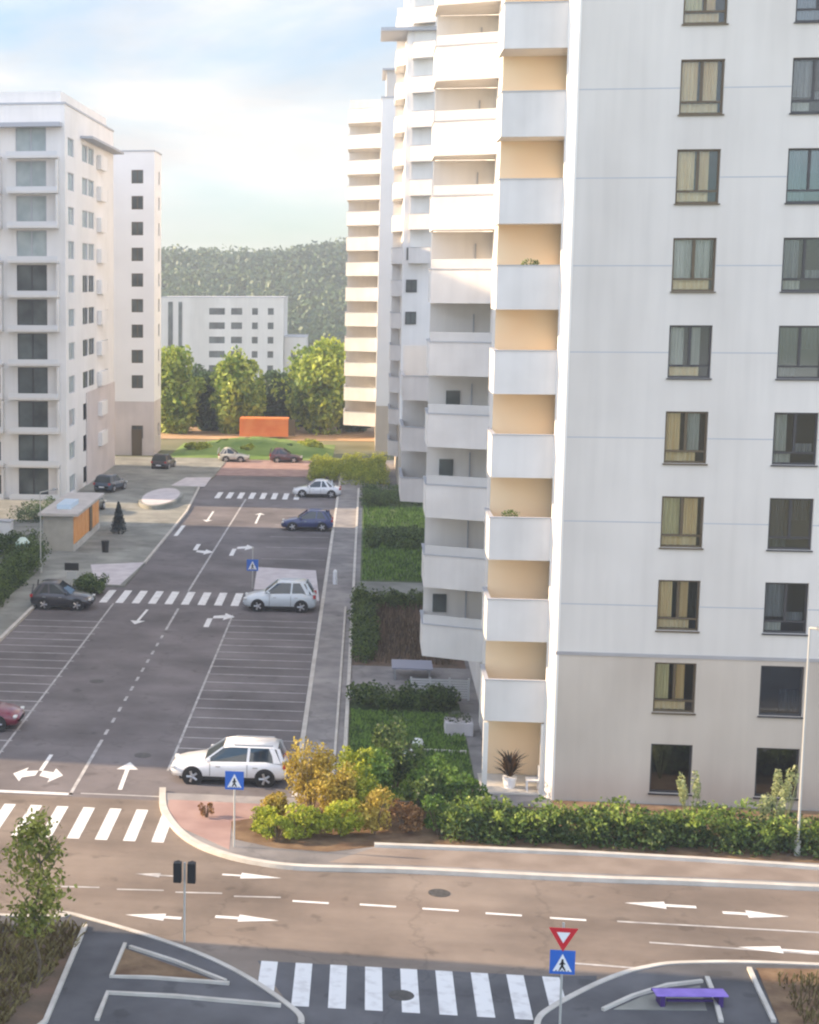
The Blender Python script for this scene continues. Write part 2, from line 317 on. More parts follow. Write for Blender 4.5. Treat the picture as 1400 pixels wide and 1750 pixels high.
def bush(name, c, r, label, lm, seed, nc=14, per=120, s=.16, cat='bush', group=None, stems=True):
    rnd = random.Random(seed); t = root(name, label, cat, (c[0], c[1], .12), group)
    b = MB(); clumps(b, (0, 0, r[2] * 1.0), r, nc, per, s, rnd)
    b.build('foliage', lm, t)
    if stems:
        q = MB()
        for i in range(7):
            a = rnd.uniform(0, 6.28); q.cyl((math.cos(a) * .05, math.sin(a) * .05, 0), (math.cos(a) * r[0] * .6, math.sin(a) * r[1] * .6, r[2] * 1.4), .025, .008, 5, False)
        q.build('stem', M['bark'], t)
    return t
#================================================================== SETTING
b = MB().flat([(-1500, -200), (1500, -200), (1500, 2500), (-1500, 2500)], -.04); struct('ground', b, M['ground'])
struct('main_road', MB().flat([(-60, 28), (60, 28), (60, 58.3), (-60, 58.3)], 0), M['asphalt2'])
struct('side_street', MB().flat([(-30, 58.3), (5, 58.3), (5, 172), (-30, 172)], 0), M['asphalt'])
struct('south_street', MB().flat([G(440, 1642), G(920, 1668), (6.5, 44.6), (4.6, 28), (-1.2, 28), (-1.5, 41)], .004), M['asphalt3'])
def slab(name, pts, z0, z1, m): return struct(name, MB().prism(pts, z0, z1), m)
def strip(name, pts, wd, z0, z1, m, st=True):
    b = MB(); n = len(pts); P = [Vector(p) for p in pts]; Lp = []; Rp = []
    for i in range(n):
        d = ((P[min(i+1, n-1)] - P[max(i-1, 0)])).normalized(); nn = Vector((-d.y, d.x)); Lp.append(P[i] + nn * wd / 2); Rp.append(P[i] - nn * wd / 2)
    for i in range(n - 1):
        a, c, e, f = Lp[i], Lp[i+1], Rp[i+1], Rp[i]
        b.quad((*a, z1), (*f, z1), (*e, z1), (*c, z1)); b.quad((*a, z0), (*c, z0), (*c, z1), (*a, z1)); b.quad((*f, z0), (*f, z1), (*e, z1), (*e, z0))
    for i in (0, n - 1): b.quad((*Lp[i], z0), (*Rp[i], z0), (*Rp[i], z1), (*Lp[i], z1))
    return struct(name, b, m) if st else b
def smooth(pts, k=6):
    o = []; n = len(pts); P = [Vector(p) for p in pts]
    for i in range(n - 1):
        p0, p1, p2, p3 = P[max(i-1, 0)], P[i], P[i+1], P[min(i+2, n-1)]
        for j in range(k):
            t = j / k; o.append(tuple(.5 * ((2*p1) + (p2-p0)*t + (2*p0-5*p1+4*p2-p3)*t*t + (3*p1-p0-3*p2+p3)*t**3)))
    o.append(tuple(P[-1])); return o
# right-hand block: pavement with rounded corner
ke = smooth([G(278, 1352), G(280, 1385), G(300, 1417), G(332, 1443), G(380, 1463), G(440, 1477), G(520, 1486), G(700, 1491), G(1000, 1505), G(1400, 1521), (45, 52.2)])
slab('pavement', ke + [(45, 175), (-2.3, 175), (-2.3, 58.9), (-7.1, 58.9)], -.02, .12, M['paver'])
strip('kerb', ke, .24, 0, .145, M['kerb']); strip('kerb', [(-2.35, 59), (-2.35, 172)], .2, 0, .14, M['kerb'])
strip('kerb', [G(x, y) for x, y in ((640, 1452), (800, 1458), (1000, 1466), (1200, 1477), (1400, 1491))] + [(45, 54)], .22, .1, .22, M['kerb'])
bed = [G(395, 1410), G(400, 1440), G(470, 1455), G(560, 1462), G(640, 1453), (7.4, 54.4), (45, 54.2), (45, 59.9), (6.9, 59.9), (6.9, 59), (-2.2, 59), (-2.2, 57.4)]
slab('flower_bed', bed, .1, .128, M['soil'])
slab('pink_pavement', [G(285, 1385), G(310, 1420), G(392, 1458), G(396, 1412), G(560, 1400), (-2.3, 58.0), G(290, 1372)], .1, .127, M['paverpink'])
slab('lawn', [(-.5, 59.1), (4.3, 59.1), (4.3, 73.5), (-.5, 73.5)], .1, .14, M['grass'])
slab('path', [(-.55, 73.6), (5.0, 73.6), (5.0, 80.4), (-.55, 80.4)], .1, .135, M['paver'])
slab('garden_soil', [(-.5, 80.5), (5.0, 80.5), (5.0, 96.8), (-.5, 96.8)], .1, .14, M['drysoil'])
slab('path', [(-.5, 96.9), (5.0, 96.9), (5.0, 103.6), (-.5, 103.6)], .1, .135, M['pathgreen'])
slab('lawn', [(-.2, 103.7), (9, 103.7), (9, 150), (-.2, 150)], .1, .14, M['grass'])
slab('footway', [G(x, y) for x, y in ((560, 1480), (700, 1485), (1000, 1498), (1400, 1514), (1400, 1494), (1200, 1480), (1000, 1469), (800, 1461), (640, 1455))], .1, .126, mat('warm_pavers', (.22, .175, .145), .85, (.30, .245, .205), .8, .3, 25))
strip('kerb', [(-.6, 60), (-.6, 150)], .16, .1, .26, M['kerb']); strip('kerb', [(-1.0, 60), (-1.0, 95)], .1, .1, .2, M['kerb'])
# left-hand block
slab('pavement', [(-60, 58.6), (-19.0, 62), (-18.9, 100), (-14.6, 100.2), (-14.45, 110), (-14.4, 134), (-15.2, 150), (-14.4, 158), (-14.4, 175), (-60, 175)], -.02, .12, M['pathgreen'])
strip('kerb', [(-18.9, 62), (-18.85, 99)], .2, 0, .15, M['kerb'])
strip('kerb', [(-14.5, 108.8), (-14.4, 134), (-15.0, 150)], .16, 0, .14, M['kerb'])
slab('crossing_landing', [G(155, 968), G(247, 964), G(205, 1003), G(162, 1000)], .1, .128, M['paverlight'])
slab('crossing_landing', [G(292, 832), G(350, 834), G(362, 818), G(318, 818)], .1, .128, M['paverlight'])
slab('crossing_landing', [G(434, 1010), G(440, 972), G(540, 978), G(546, 1030), G(500, 1030), G(498, 1012)], -.02, .12, M['paverlight'])
slab('lawn', [(-30, 66), (-21.0, 66), (-20.9, 104), (-30, 104)], .1, .14, M['grass'])
# north end
slab('pink_pavement', [(-15, 160), (-4, 160), (-4, 174), (-16, 174)], .0, .06, M['paverpink'])
b = MB()
P = [(-24, 176), (-3, 176), (-3, 196), (-26, 196)]
bpts = []
rnd = random.Random(5)
nx, ny = 40, 24
for j in range(ny + 1):
    for i in range(nx + 1):
        x = -21 + 17.5 * i / nx; y = 175.5 + 17 * j / ny; e = math.sin(math.pi * min(1, j / ny)) * math.sin(math.pi * i / nx)
        b.v.append((x, y, -.02 + 1.3 * e + rnd.uniform(0, .30) * e))
for j in range(ny):
    for i in range(nx): a = j * (nx + 1) + i; b.f.append((a, a + 1, a + nx + 2, a + nx + 1))
tag(b.build('grass_bank', M['grassbright'], smooth=True), kind='structure')
struct('bare_soil', MB().flat([(-60, 197), (30, 197), (30, 240), (-60, 240)], .01), M['orangesoil'])
# near-left and near-right islands
kl = smooth([(-30, 46.2), G(0, 1571), G(100, 1566), G(160, 1579), G(250, 1605), G(350, 1641), G(430, 1682), G(505, 1735), (-1.35, 40.3)])
slab('pavement', kl + [(-1.35, 25), (-40, 25), (-40, 46.2)], -.02, .12, M['asphalt3']); strip('kerb', kl, .16, 0, .15, M['kerb'])
kr = smooth([(4.5, 40.2), G(920, 1750), G(945, 1728), G(1000, 1698), G(1050, 1676), G(1100, 1661), G(1180, 1652), G(1400, 1656), (24, 45.95), (45, 45.95)])
slab('pavement', kr + [(45, 25), (4.5, 25)], -.02, .12, M['asphalt3']); strip('kerb', kr, .16, 0, .15, M['kerb'])
slab('soil_bed', [(-30, 45.4), G(0, 1600), G(140, 1594), G(72, 1760), (-9.5, 34), (-30, 34)], .1, .135, M['drysoil'])
strip('kerb', [G(146, 1590), G(78, 1755), (-9.6, 34)], .13, .1, .2, M['kerb'])
slab('soil_bed', [G(212, 1628), G(196, 1674), G(380, 1688)], .1, .135, M['soil'])
strip('kerb', [G(214, 1622), G(190, 1678), G(260, 1680), G(392, 1690)], .10, .1, .2, M['kerb']); strip('kerb', [G(222, 1627), G(300, 1652), G(386, 1686)], .10, .1, .2, M['kerb'])
strip('kerb', [G(166, 1752), G(184, 1706), G(300, 1712), G(480, 1728)], .12, .1, .2, M['kerb'])
slab('soil_bed', [G(1292, 1662), G(1400, 1664), (16, 45.2), (16, 34), G(1335, 1765)], .1, .135, M['soil'])
strip('kerb', [G(1280, 1664), G(1296, 1700), G(1322, 1755)], .12, .1, .2, M['kerb'])
strip('kerb', [G(1030, 1735), G(1080, 1712), G(1140, 1693), G(1200, 1686)], .10, .1, .2, M['kerb']); strip('kerb', [G(1208, 1680), G(1220, 1710), G(1232, 1755)], .12, .1, .2, M['kerb'])
slab('soil_bed', [G(1048, 1733), G(1100, 1710), G(1196, 1692), G(1208, 1735)], .1, .135, M['pathgreen'])
# --- markings
MZ = .008
def zebra(x0, dx, n, wd, y0, y1, m='paint', skew=0):
    b = MB()
    for i in range(n):
        x = x0 + dx * i; b.flat([(x, y0), (x + wd, y0), (x + wd + skew, y1), (x + skew, y1)], MZ)
    struct('zebra_crossing', b, M[m])
zebra(-12.72, .965, 7, .42, 53.75, 57.15); zebra(-2.62, .955, 9, .46, 41.55, 44.35)
zebra(-15.4, .97, 10, .46, 95.2, 99.2); zebra(-13.0, .98, 8, .46, 143.2, 147.4)
def lines(name, segs, wd, m='paint', z=MZ):
    b = MB()
    for p, q in segs:
        p = Vector(p); q = Vector(q); d = (q - p).normalized(); n = Vector((-d.y, d.x)) * wd / 2
        b.flat([tuple(p - n), tuple(q - n), tuple(q + n), tuple(p + n)], z)
    struct(name, b, M[m])
cx = lambda y: -10.56 + (y - 58) * .0 + (max(0, y - 100) * .008)
lines('centre_line', [((cx(58.4), 58.5), (cx(66), 66))] + [((cx(y), y), (cx(y + .8), y + .8)) for y in [66.8 + 1.9 * i for i in range(11)]] + [((cx(y), y), (cx(y + 6), y + 6)) for y in range(88, 94, 6)] + [((cx(99.4), 99.4), (cx(143), 143))], .13, 'wornpaint')
lines('stop_line', [((-14.6, 58.6), (-10.5, 58.6))], .28)
lines('stop_line', [((-7.0, 58.75), (-10.2, 58.75))], .10, 'wornpaint')
py = [63.6 + 1.62 * i for i in range(18)]
lines('parking_lines', [((-7.35, y), (-2.5, y)) for y in py] + [((-7.35, 62), (-7.3, 92.5))], .10, 'wornpaint')
lines('parking_lines', [((-18.7, y), (-14.2, y)) for y in [60.5 + 1.62 * i for i in range(19)]] + [((-14.3, 58.6), (-14.5, 95))], .10, 'wornpaint')
lines('parking_lines', [((-6.9, y), (-2.6, y)) for y in (112, 117, 122, 128, 133, 138)], .10, 'wornpaint')
lines('lane_dash', [(G(300, 916), G(314, 898))], .30)
lines('lane_dash', [(G(x, y), G(x + 62, y + 4)) for x, y in ((500, 1540), (615, 1546), (722, 1553), (830, 1561), (940, 1569))], .14)
lines('lane_dash', [(G(x, y), G(x + 80, y + 2)) for x, y in ((90, 1515), (200, 1520), (300, 1525), (400, 1532))], .10, 'wornpaint')
lines('lane_line', [(G(1055, 1575), G(1400, 1594)), (G(1400, 1594), (45, 47.9)), (G(1110, 1611), G(1400, 1631)), (G(1400, 1631), (45, 46.9)), (G(960, 1645), G(1090, 1655))], .11, 'wornpaint')
def arrow(name, x, y, ang, ln=3.2, wd=.16, hw=.42, hl=1.0, side=0, m='paint', bs=1.0):
    """straight arrow (side adds a turning branch) painted on the road, pointing along ang"""
    b = MB(); ca, sa = math.cos(ang), math.sin(ang)
    def T(p): return (x + p[0] * ca - p[1] * sa, y + p[0] * sa + p[1] * ca)
    if side == 0: b.flat([T(p) for p in ((0, -wd/2), (ln - hl, -wd/2), (ln - hl, -hw), (ln, 0), (ln - hl, hw), (ln - hl, wd/2), (0, wd/2))], MZ + .004)
    else:
        b.flat([T(p) for p in ((0, -wd/2), (ln * .6, -wd/2), (ln * .6, wd/2), (0, wd/2))], MZ + .004)
        for s in ((1, -1) if side == 2 else (side,)):
            b.flat([T(p) for p in ((ln * .6, s * wd / 2), (ln * .78, s * wd/2), (ln * .86, s * .75 * bs), (ln * .64, s * .75 * bs))], MZ + .004)
            b.flat([T(p) for p in ((ln * .5, s * .75 * bs), (ln * .74, s * 1.35 * bs), (ln, s * .75 * bs))], MZ + .004)
    struct(name, b, M[m])
arrow('lane_arrow', *G(205, 1350), RAD(92), 3.6)
arrow('lane_arrow', *G(88, 1290), RAD(-90), 3.7, side=2, wd=.16, bs=.72)
arrow('lane_arrow', *G(252, 1042), RAD(-92), 4.2); arrow('lane_arrow', *G(352, 1072), RAD(90), 4.0, side=-1, wd=.3)
arrow('lane_arrow', *G(340, 930), RAD(-90), 4.6, side=1, wd=.3); arrow('lane_arrow', *G(395, 950), RAD(90), 5, side=-1, wd=.3)
arrow('lane_arrow', *G(365, 874), RAD(-90), 6); arrow('lane_arrow', *G(437, 895), RAD(90), 6)
A0 = RAD(-2)
arrow('lane_arrow', *G(1190, 1551), A0 + math.pi, 2.1, .2, .3, 1.2); arrow('lane_arrow', *G(1235, 1560), A0, 1.9, .2, .3, 1.2)
arrow('lane_arrow', *G(1400, 1628), A0 + math.pi, 2.2, .14, .26, 1.2); arrow('lane_arrow', *G(380, 1495), A0, 1.9, .14, .26, 1.3)
arrow('lane_arrow', *G(310, 1570), A0 + math.pi, 1.7, .2, .28, 1.2); arrow('lane_arrow', *G(368, 1567), A0, 1.9, .2, .28, 1.2)
arrow('lane_arrow', *G(300, 1498), A0 + math.pi, 1.3, .10, .2, .8, m='wornpaint'); arrow('lane_arrow', (14.0), 50.6, A0, 1.8, .2, .3, 1.2)
for x_, y_ in ((-8.6, 64), (-12.4, 76), (2.5, 50.3), (1.2, 42.6)):
    struct('manhole_cover', MB().cyl((x_, y_, .001), (x_, y_, .012), .34, None, 24), mat('cast_iron', (.05, .048, .045), .6, (.09, .085, .08), 8))
# --- hill with its wood
b = MB(); rnd = random.Random(3); nx, ny = 60, 14
def hz(x, y):
    t = max(0, min(1, (y - 430) / 190)); s = t * t * (3 - 2 * t)
    top = 24.6 + .01 * (x + 60) + (2.2 / (1 + math.exp(-(x + 24) / 5))) + .7 * math.sin(x * .07 + 1)
    return -.1 + s * top
for j in range(ny + 1):
    for i in range(nx + 1): x = -420 + 840 * i / nx; y = 430 + 260 * j / ny; b.v.append((x, y, hz(x, y) if y < 640 else hz(x, 620) - (y - 640) * .2))
for j in range(ny):
    for i in range(nx): a = j * (nx + 1) + i; b.f.append((a, a + 1, a + nx + 2, a + nx + 1))
tag(b.build('hill', mat('hill_ground', (.05, .07, .03), .95, (.10, .11, .05), .05), smooth=True), kind='structure')
b = MB()
for k in range(3600):
    x = rnd.uniform(-150, 60); y = rnd.uniform(440, 628); z = hz(x, y); r = rnd.uniform(2.2, 4.6)
    leaves(b, (x, y, z + r * .6), (r, r, r * rnd.uniform(.8, 1.1)), 34, 1.7, rnd, .7)
tag(b.build('wood', leafmat('wood_leaves', (.025, .075, .035), (.11, .17, .06), .025, .2)), kind='stuff', label='distant wooded hillside behind the buildings')
#================================================================== BUILDINGS
FL = 2.98
# ---- near right tower
YA = 60.0
A = root('apartment_building', 'tall white apartment tower with peach corner balconies, nearest on the right', 'building', (15, 70, 0), world=True)
rows = [.52 + FL * k for k in range(12)]
cols = [(10.32, 11.76), (13.95, 15.42), (19.0, 20.5)]
f = front(YA); holes = [(c[0], c[1], z, z + 1.82) for c in cols for z in rows]
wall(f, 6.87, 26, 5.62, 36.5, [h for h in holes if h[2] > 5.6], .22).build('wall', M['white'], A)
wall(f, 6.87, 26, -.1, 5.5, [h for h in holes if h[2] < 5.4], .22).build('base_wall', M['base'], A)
MB().mbox(f, 6.87, 26, 5.5, 5.62, -.035, .1).build('cornice', M['band'], A)
for k in range(2, 13):
    z = 1.40 + FL * k
    for (u0, u1) in ((6.99, 10.32), (11.76, 13.95), (15.42, 19.0), (20.5, 26)): MB().mbox(f, u0, u1, z - .018, z + .018, -.004, .02).build('joint', M['joint'], A)
ck = [('curtaingreen', 'curtain'), ('curtain', 'curtain'), ('curtain', 'curtaingrey'), ('curtaingrey', 'curtaingrey'), ('curtain', 'curtain'), ('curtaingreen', 'curtain'), ('curtaingreen', 'curtain'), ('curtain', 'curtaingrey'), ('curtain', 'curtain')]
rw = random.Random(4)
for ci, c in enumerate(cols):
    for k, z in enumerate(rows):
        h = (c[0], c[1], z, z + 1.82)
        if ci == 0 and k > 0:
            m1, m2 = ck[(k * 5) % 9]
            if k == 5: m1 = m2 = 'curtaingrey'
            window(A, f, h, M['framebr'] if k != 5 else M['frame'], M['glass'], curtains=[(.05, rw.uniform(.36, .47), .24, .97, m1), (.56, rw.uniform(.74, .92), .24, .97, m2), (.05, rw.uniform(.7, .94), .03, .21, 'curtain')], label='window with drawn beige curtains')
        elif k < 2:
            window(A, f, h, M['frame'], M['glassd'], mull=False, transom=0, curtains=[(.5, .95, .05, .5, 'curtaindark')] if k else [])
        else:
            lo = [(.06, .40, .22, .96, 'curtaindark'), (.06, .34, .25, .95, 'curtaingrey'), (.05, .5, .3, .95, 'curtaindark')][k % 3]
            cc = [lo, (.05, .45, .03, .2, 'curtaingrey')] + ([(.56, .9, .55, .95, 'curtaindark')] if k % 2 else [(.55, .93, .22, .4, 'curtaindark')])
            window(A, f, h, M['frame'], M['glassd'] if k % 2 else M['glass'], curtains=cc)
MB().box(7.4, 25.7, 61.6, 103, 0, 36.2).build('interior', M['dark'], A)
MB().prism([(6.60, 60.42), (6.90, 59.97), (6.98, 59.97), (6.98, 60.05), (6.868, 60.42)], -.1, 36.5).build('corner_trim', M['cream'], A)
# return of the front wall, corner loggias
wl = west(6.87)
wall(wl, 60, 62.6, -.1, 36.5).build('side_wall', M['cream'], A)
MB().quad((4.62, 62.9, -.1), (6.87, 62.9, -.1), (6.87, 62.9, 36.4), (4.62, 62.9, 36.4)).build('loggia_wall', M['orange'], A)
wall(west(4.98), 64.0, 70.6, -.1, 36.5, [(66.6, 68.0, z + .1, z + 1.9) for z in rows]).build('side_wall', M['cream'], A)
MB().quad((4.62, 62.9, -.1), (4.98, 64.0, -.1), (4.98, 64.0, 36.4), (4.62, 62.9, 36.4)).build('side_wall', M['cream'], A)
wall(west(5.2), 70.6, 104, -.1, 36.5, [(u, u + 1.3, z + .1, z + 1.9) for z in rows for u in (82, 88, 94)]).build('side_wall', M['cream'], A)
for z in rows:
    window(A, west(4.98), (66.6, 68.0, z + .1, z + 1.9), M['frame'], M['glassd'], sill=False)
    for u in (82, 88, 94): window(A, west(5.2), (u, u + 1.3, z + .1, z + 1.9), M['frame'], M['glassd'], sill=False)
MB().box(5.3, 7.3, 64.2, 103, 0, 36).build('interior', M['dark'], A)
MB().box(4.9, 26.1, 59.9, 104.2, 36.5, 36.7).build('roof', M['joint'], A)
MB().quad((5.2, 104, 0), (26, 104, 0), (26, 104, 36.5), (5.2, 104, 36.5)).quad((26, 60, 0), (26, 104, 0), (26, 104, 36.5), (26, 60, 36.5)).build('rear_wall', M['white'], A)
def bay(par, xr, yr, xl, yl, yb, zf, hpar=1.4, pm='parapet', back='cream', t=.12, furn=False):  # fronts given a slant so the low sun brightens them
    """balcony whose front runs slantwise from (xr, yr) by the wall to (xl, yl) at the street side"""
    zb = zf - .18; zt = zb + hpar; d = Vector((xl - xr, yl - yr)).normalized(); n = Vector((-d.y, d.x)); n = n if n.y > 0 else -n; n *= t
    o = MB().prism([(xr, yr), (xl, yl), (xl + n.x, yl + n.y), (xr, yr + n.y + n.x * .0)], zb, zt).build('balcony', M[pm], par)
    MB().box(xl, xl + t, yl + n.y + .02, yb, zb, zt).build('side_parapet', M['cream'], o)
    MB().prism([(xr, yr + .15), (xr, yb), (xl + t, yb), (xl + t, yl + .15)], zf - .14, zf).build('floor_slab', M['cream'], o)
    MB().prism([(xr, yr - .04), (xl - .04, yl - .03), (xl - .04, yb), (xl + t + .02, yb), (xl + t + .02, yl + .14), (xr, yr + .14)], zt, zt + .04).build('coping', M['joint'], o)
    MB().box(xl + .1, xr, yb - .12, yb, zf, zf + FL - .18).build('partition', M[back], o)
    if furn:
        rf_ = random.Random(int(zf * 10)); a_ = xl + rf_.uniform(.5, 1.2)
        if rf_.random() < .35: MB().box(a_, a_ + .6, yb - .18, yb - .125, zf + 1.2, zf + 2.0).build('window', M['glassfar'], par)
        MB().prism([(xr - .02, yr + .02), (xl + .02, yl + .02), (xl + .02, yl + .07), (xr - .02, yr + .07)], zt + .045, zt + .42).build('parapet_strip', M['screen'], o)  # plain grey strip added above the slanted parapet
        MB().box(xr - .75, xr - .70, yb - .2, yb - .125, zf, zf + 2.3).build('door_frame', M['joint'], o)
    return o
def balcony(par, x0, x1, y0, y1, zf, hpar=1.42, t=.12, back=False, m='parapet', sm='cream', bm='cream'):
    """slab, parapets on three sides (front, street side), facing -Y and -X; hangs a little below the slab"""
    zb = zf - .18; zt = zb + hpar
    o = MB().box(x0, x1, y0, y0 + t, zb, zt).build('balcony', M[m], par)
    MB().box(x0, x0 + t, y0 + t, y1, zb, zt).build('side_parapet', M[sm], o)
    MB().box(x0 + t, x1, y0 + t, y1, zf - .14, zf).build('floor_slab', M['cream'], o)
    MB().box(x0 - .03, x1, y0 - .03, y0 + t + .02, zt, zt + .035).box(x0 - .03, x0 + t + .02, y0 + t + .02, y1, zt, zt + .035).build('coping', M['joint'], o)
    if back: MB().box(x0 + .1, x1, y1 - .12, y1, zf, zf + FL - .18).build('partition', M[bm], o)
    return o
for k in range(1, 12):
    zf = .06 + FL * k; balcony(A, 4.44, 6.86, 60.42, 62.85, zf, 1.52)
    # door and post inside the loggia, on the sunlit return
    MB().box(6.74, 6.865, 61.55, 61.72, zf + .01, zf + FL - .16).build('door_frame', M['frame'], A)
MB().box(4.44, 6.86, 60.42, 62.85, -.05, .16).build('terrace_slab', M['kerb'], A)
MB().box(4.44, 4.62, 60.42, 60.6, .16, 2.8).build('post', M['cream'], A); MB().box(6.5, 6.62, 60.44, 60.56, .16, 2.8).build('post', M['cream'], A)
for k in range(1, 12): bay(A, 5.19, 69.5, 2.52, 70.5, 73.4, .14 + FL * k, 1.38, furn=True)
for k in range(1, 12): bay(A, 5.19, 80.0, 3.10, 80.9, 85.0, .12 + FL * k, 1.38)
for k in range(2, 5): bay(A, 5.19, 97.4, 2.05, 98.6, 103.6, .10 + FL * k, 1.4)
rp_ = random.Random(12)
for n_, (k, x_, lb) in enumerate([(3, 5.2, 'green leafy plant in a trough on the third peach balcony up'), (6, 5.6, 'flowering plant in a trough on the sixth peach balcony up')]):
    t = root('balcony_plant', lb, 'plant', (x_, 60.75, .06 + FL * k), 'plants on the peach balconies'); MB().box(-.35, .35, -.12, .12, 1.12, 1.30).build('trough', M['band'], t)
    q = MB(); leaves(q, (0, 0, 1.42), (.36, .14, .18), 160, .09, rp_); q.build('foliage', leafmat('balcony_leaves', (.05, .10, .02), (.20, .28, .06), 3), t)
    for s_ in (-.3, .3): MB().box(s_ - .02, s_ + .02, -.02, .02, 0, 1.12).build('leg', M['band'], t)
# terrace furniture
t = root('potted_plant', 'dark spiky plant in a white pot on the ground floor corner terrace', 'plant', (5.5, 61.2, .16))
MB().cyl((0, 0, 0), (0, 0, .4), .2, .27, 14).build('pot', M['signwhite'], t)
q = MB(); rr = random.Random(8)
for i in range(120):
    a = rr.uniform(0, 6.28); d = rr.uniform(.2, .75); hgt = rr.uniform(.2, 1.1)
    q.quad((0, 0, .35), (math.cos(a) * d * .5 - .04 * math.sin(a), math.sin(a) * d * .5 + .04 * math.cos(a), .35 + hgt * .8), (math.cos(a) * d, math.sin(a) * d, .35 + hgt), (math.cos(a) * d * .5 + .04 * math.sin(a), math.sin(a) * d * .5 - .04 * math.cos(a), .35 + hgt * .8))
q.build('foliage', leafmat('dark_plant', (.03, .02, .015), (.09, .05, .02)), t)
t = root('garden_chair', 'white garden chair at the right end of the corner terrace', 'chair', (6.3, 60.9, .16))
q = MB().box(-.24, .24, -.24, .24, .4, .44); q.build('seat', M['signwhite'], t)
MB().box(.2, .24, -.24, .24, .44, .9).build('backrest', M['signwhite'], t)
for sx in (-.2, .2):
    for sy in (-.2, .2): MB().box(sx - .02, sx + .02, sy - .02, sy + .02, 0, .4).build('leg', M['signwhite'], t)
# ---- generic tower
def tower(label, cat_loc, parts): ...
def simple_tower(label, X0, X1, Y0, Y1, H, wm, basez=0, bm=None, frontcols=(), eastcols=(), westcols=(), fl=2.88, z0=1.0, nfl=11, ww=1.2, wh=1.5, fm='frame', parapet=True, sky_rows=0, palecols=()):
    t = root('apartment_building', label, 'building', ((X0 + X1) / 2, (Y0 + Y1) / 2, 0), world=True)
    zs = [z0 + fl * k for k in range(nfl)]
    bm = bm or wm
    for mp, u0, u1, cc in ((front(Y0), X0, X1, frontcols), (east(X1), Y0, Y1, eastcols), (west(X0), Y0, Y1, westcols)):
        hs = [(c, c + (w_ or ww), z, z + (h_ or wh)) for (c, w_, h_) in [(q if isinstance(q, tuple) else (q, None, None)) for q in cc] for z in zs]
        lo = [h for h in hs if h[3] < basez]; hi = [h for h in hs if h[2] >= basez]
        if basez:
            hi = [h for h in hs if h[2] > basez]; lo = [h for h in hs if h[3] <= basez]
            wall(mp, u0, u1, -.1, basez, lo, .2).build('base_wall', bm, t)
        wall(mp, u0, u1, basez if basez else -.1, H, hi, .2).build('wall', wm, t)
        for h in lo + hi: window(t, mp, h, M['joint'] if h[0] in palecols or (sky_rows and h[2] >= zs[-sky_rows]) else M[fm], M['glasspale'] if h[0] in palecols or (sky_rows and h[2] >= zs[-sky_rows]) else M['glassfar'], mull=(h[1] - h[0]) > .9, transom=0, sill=False, fw=.08)
    MB().quad((X0, Y1, 0), (X1, Y1, 0), (X1, Y1, H), (X0, Y1, H)).build('rear_wall', wm, t)
    MB().box(X0 - .08, X1 + .08, Y0 - .08, Y1 + .08, H, H + .15).build('roof', M['joint'], t)
    MB().box(X0 + .5, X1 - .5, Y0 + .5, Y1 - .5, 0, H - .3).build('interior', M['dark'], t)
    return t
# second right tower, seen as a strip behind the first
B = simple_tower('sunlit cream tower standing second in the row on the right, behind the peach balconies', 2.9, 16, 150, 172, 46, M['warm'], 6, M['base'], frontcols=[], fl=2.9, z0=1.2, nfl=15)
for z_ in (14.9, 17.7, 20.5): window(B, front(149.80), (3.2, 4.15, z_, z_ + 1.1), M['frame'], M['glassfar'], transom=0, sill=False)
for k in range(7, 16): bay(B, 5.2, 148.0, 3.35, 148.9, 149.95, .1 + 2.9 * k, 1.35)
for k in range(1, 15): bay(B, 2.89, 153, 2.0, 154.4, 160, .1 + 2.9 * k, 1.4)
MB().box(.6, 6, 149.2, 156, 40.0, 40.3).build('canopy', M['joint'], B)
# third right tower
T2 = simple_tower('white tower with a stack of bright balconies on its street side, farthest on the right', .98, 12, 186, 206, 38.2, M['bright'], 5.0, M['base'], frontcols=(), westcols=[(190, 1.4, 1.6), (198, 1.4, 1.6)], fl=2.77, z0=1.0, nfl=12)
for k in range(1, 14): bay(T2, .96, 187.2, -2.6, 189.0, 194, 2.77 * k, 1.5)
MB().box(1.45, 7, 187, 196, 38.4, 41.2).build('roof_house', M['white'], T2); MB().box(1.0, 7.4, 186.6, 196.4, 41.2, 41.4).build('canopy', M['joint'], T2)
# left tower
Lt = simple_tower('white tower with stacked balcony bays and stained flank, nearest on the left', -52, -25.4, 140, 167, 33.3, M['warm'], 0, None,
                  frontcols=[(-29.6, 2.6, 2.35), (-33.9, 2.4, 2.35), (-31.5, .35, 1.7)], eastcols=[(141.4, 2.9, 1.5), (148.5, 2.9, 1.5), (151.8, 3.1, 1.5), (161.0, 2.2, 1.1)], fl=2.88, z0=.40, nfl=11, sky_rows=4, palecols=(141.4, 161.0))
MB().box(-25.39, -25.3, 150, 167, -.05, 8.6).build('base_wall', M['pinkbase'], Lt)
for k in range(11):
    z = .10 + 2.88 * k
    for (a, c) in ((-30.2, -25.9), (-34.4, -30.75)):
        o = MB().box(a, c, 139.0, 139.98, z - .05, z + .13).build('balcony', M['parapet'], Lt)
        MB().box(a, c, 139.0, 139.06, z + .13, z + .50).build('parapet', M['fwhite'], o)
        if k % 3 != 1: MB().box(c - .15, c, 139.07, 139.98, z + .13, z + 2.7).build('fin', M['parapet'], o)
MB().box(-34.5, -25.6, 138.9, 139.98, 31.4, 31.75).build('canopy', M['joint'], Lt); MB().box(-48, -25.8, 140.4, 165, 33.5, 34.4).build('roof_house', M['warm'], Lt)
for k in range(1, 11): MB().box(-25.38, -24.95, 156.5, 160.2, .2 + 2.88 * k, 1.5 + 2.88 * k).build('flower_box', M['warm'], Lt)
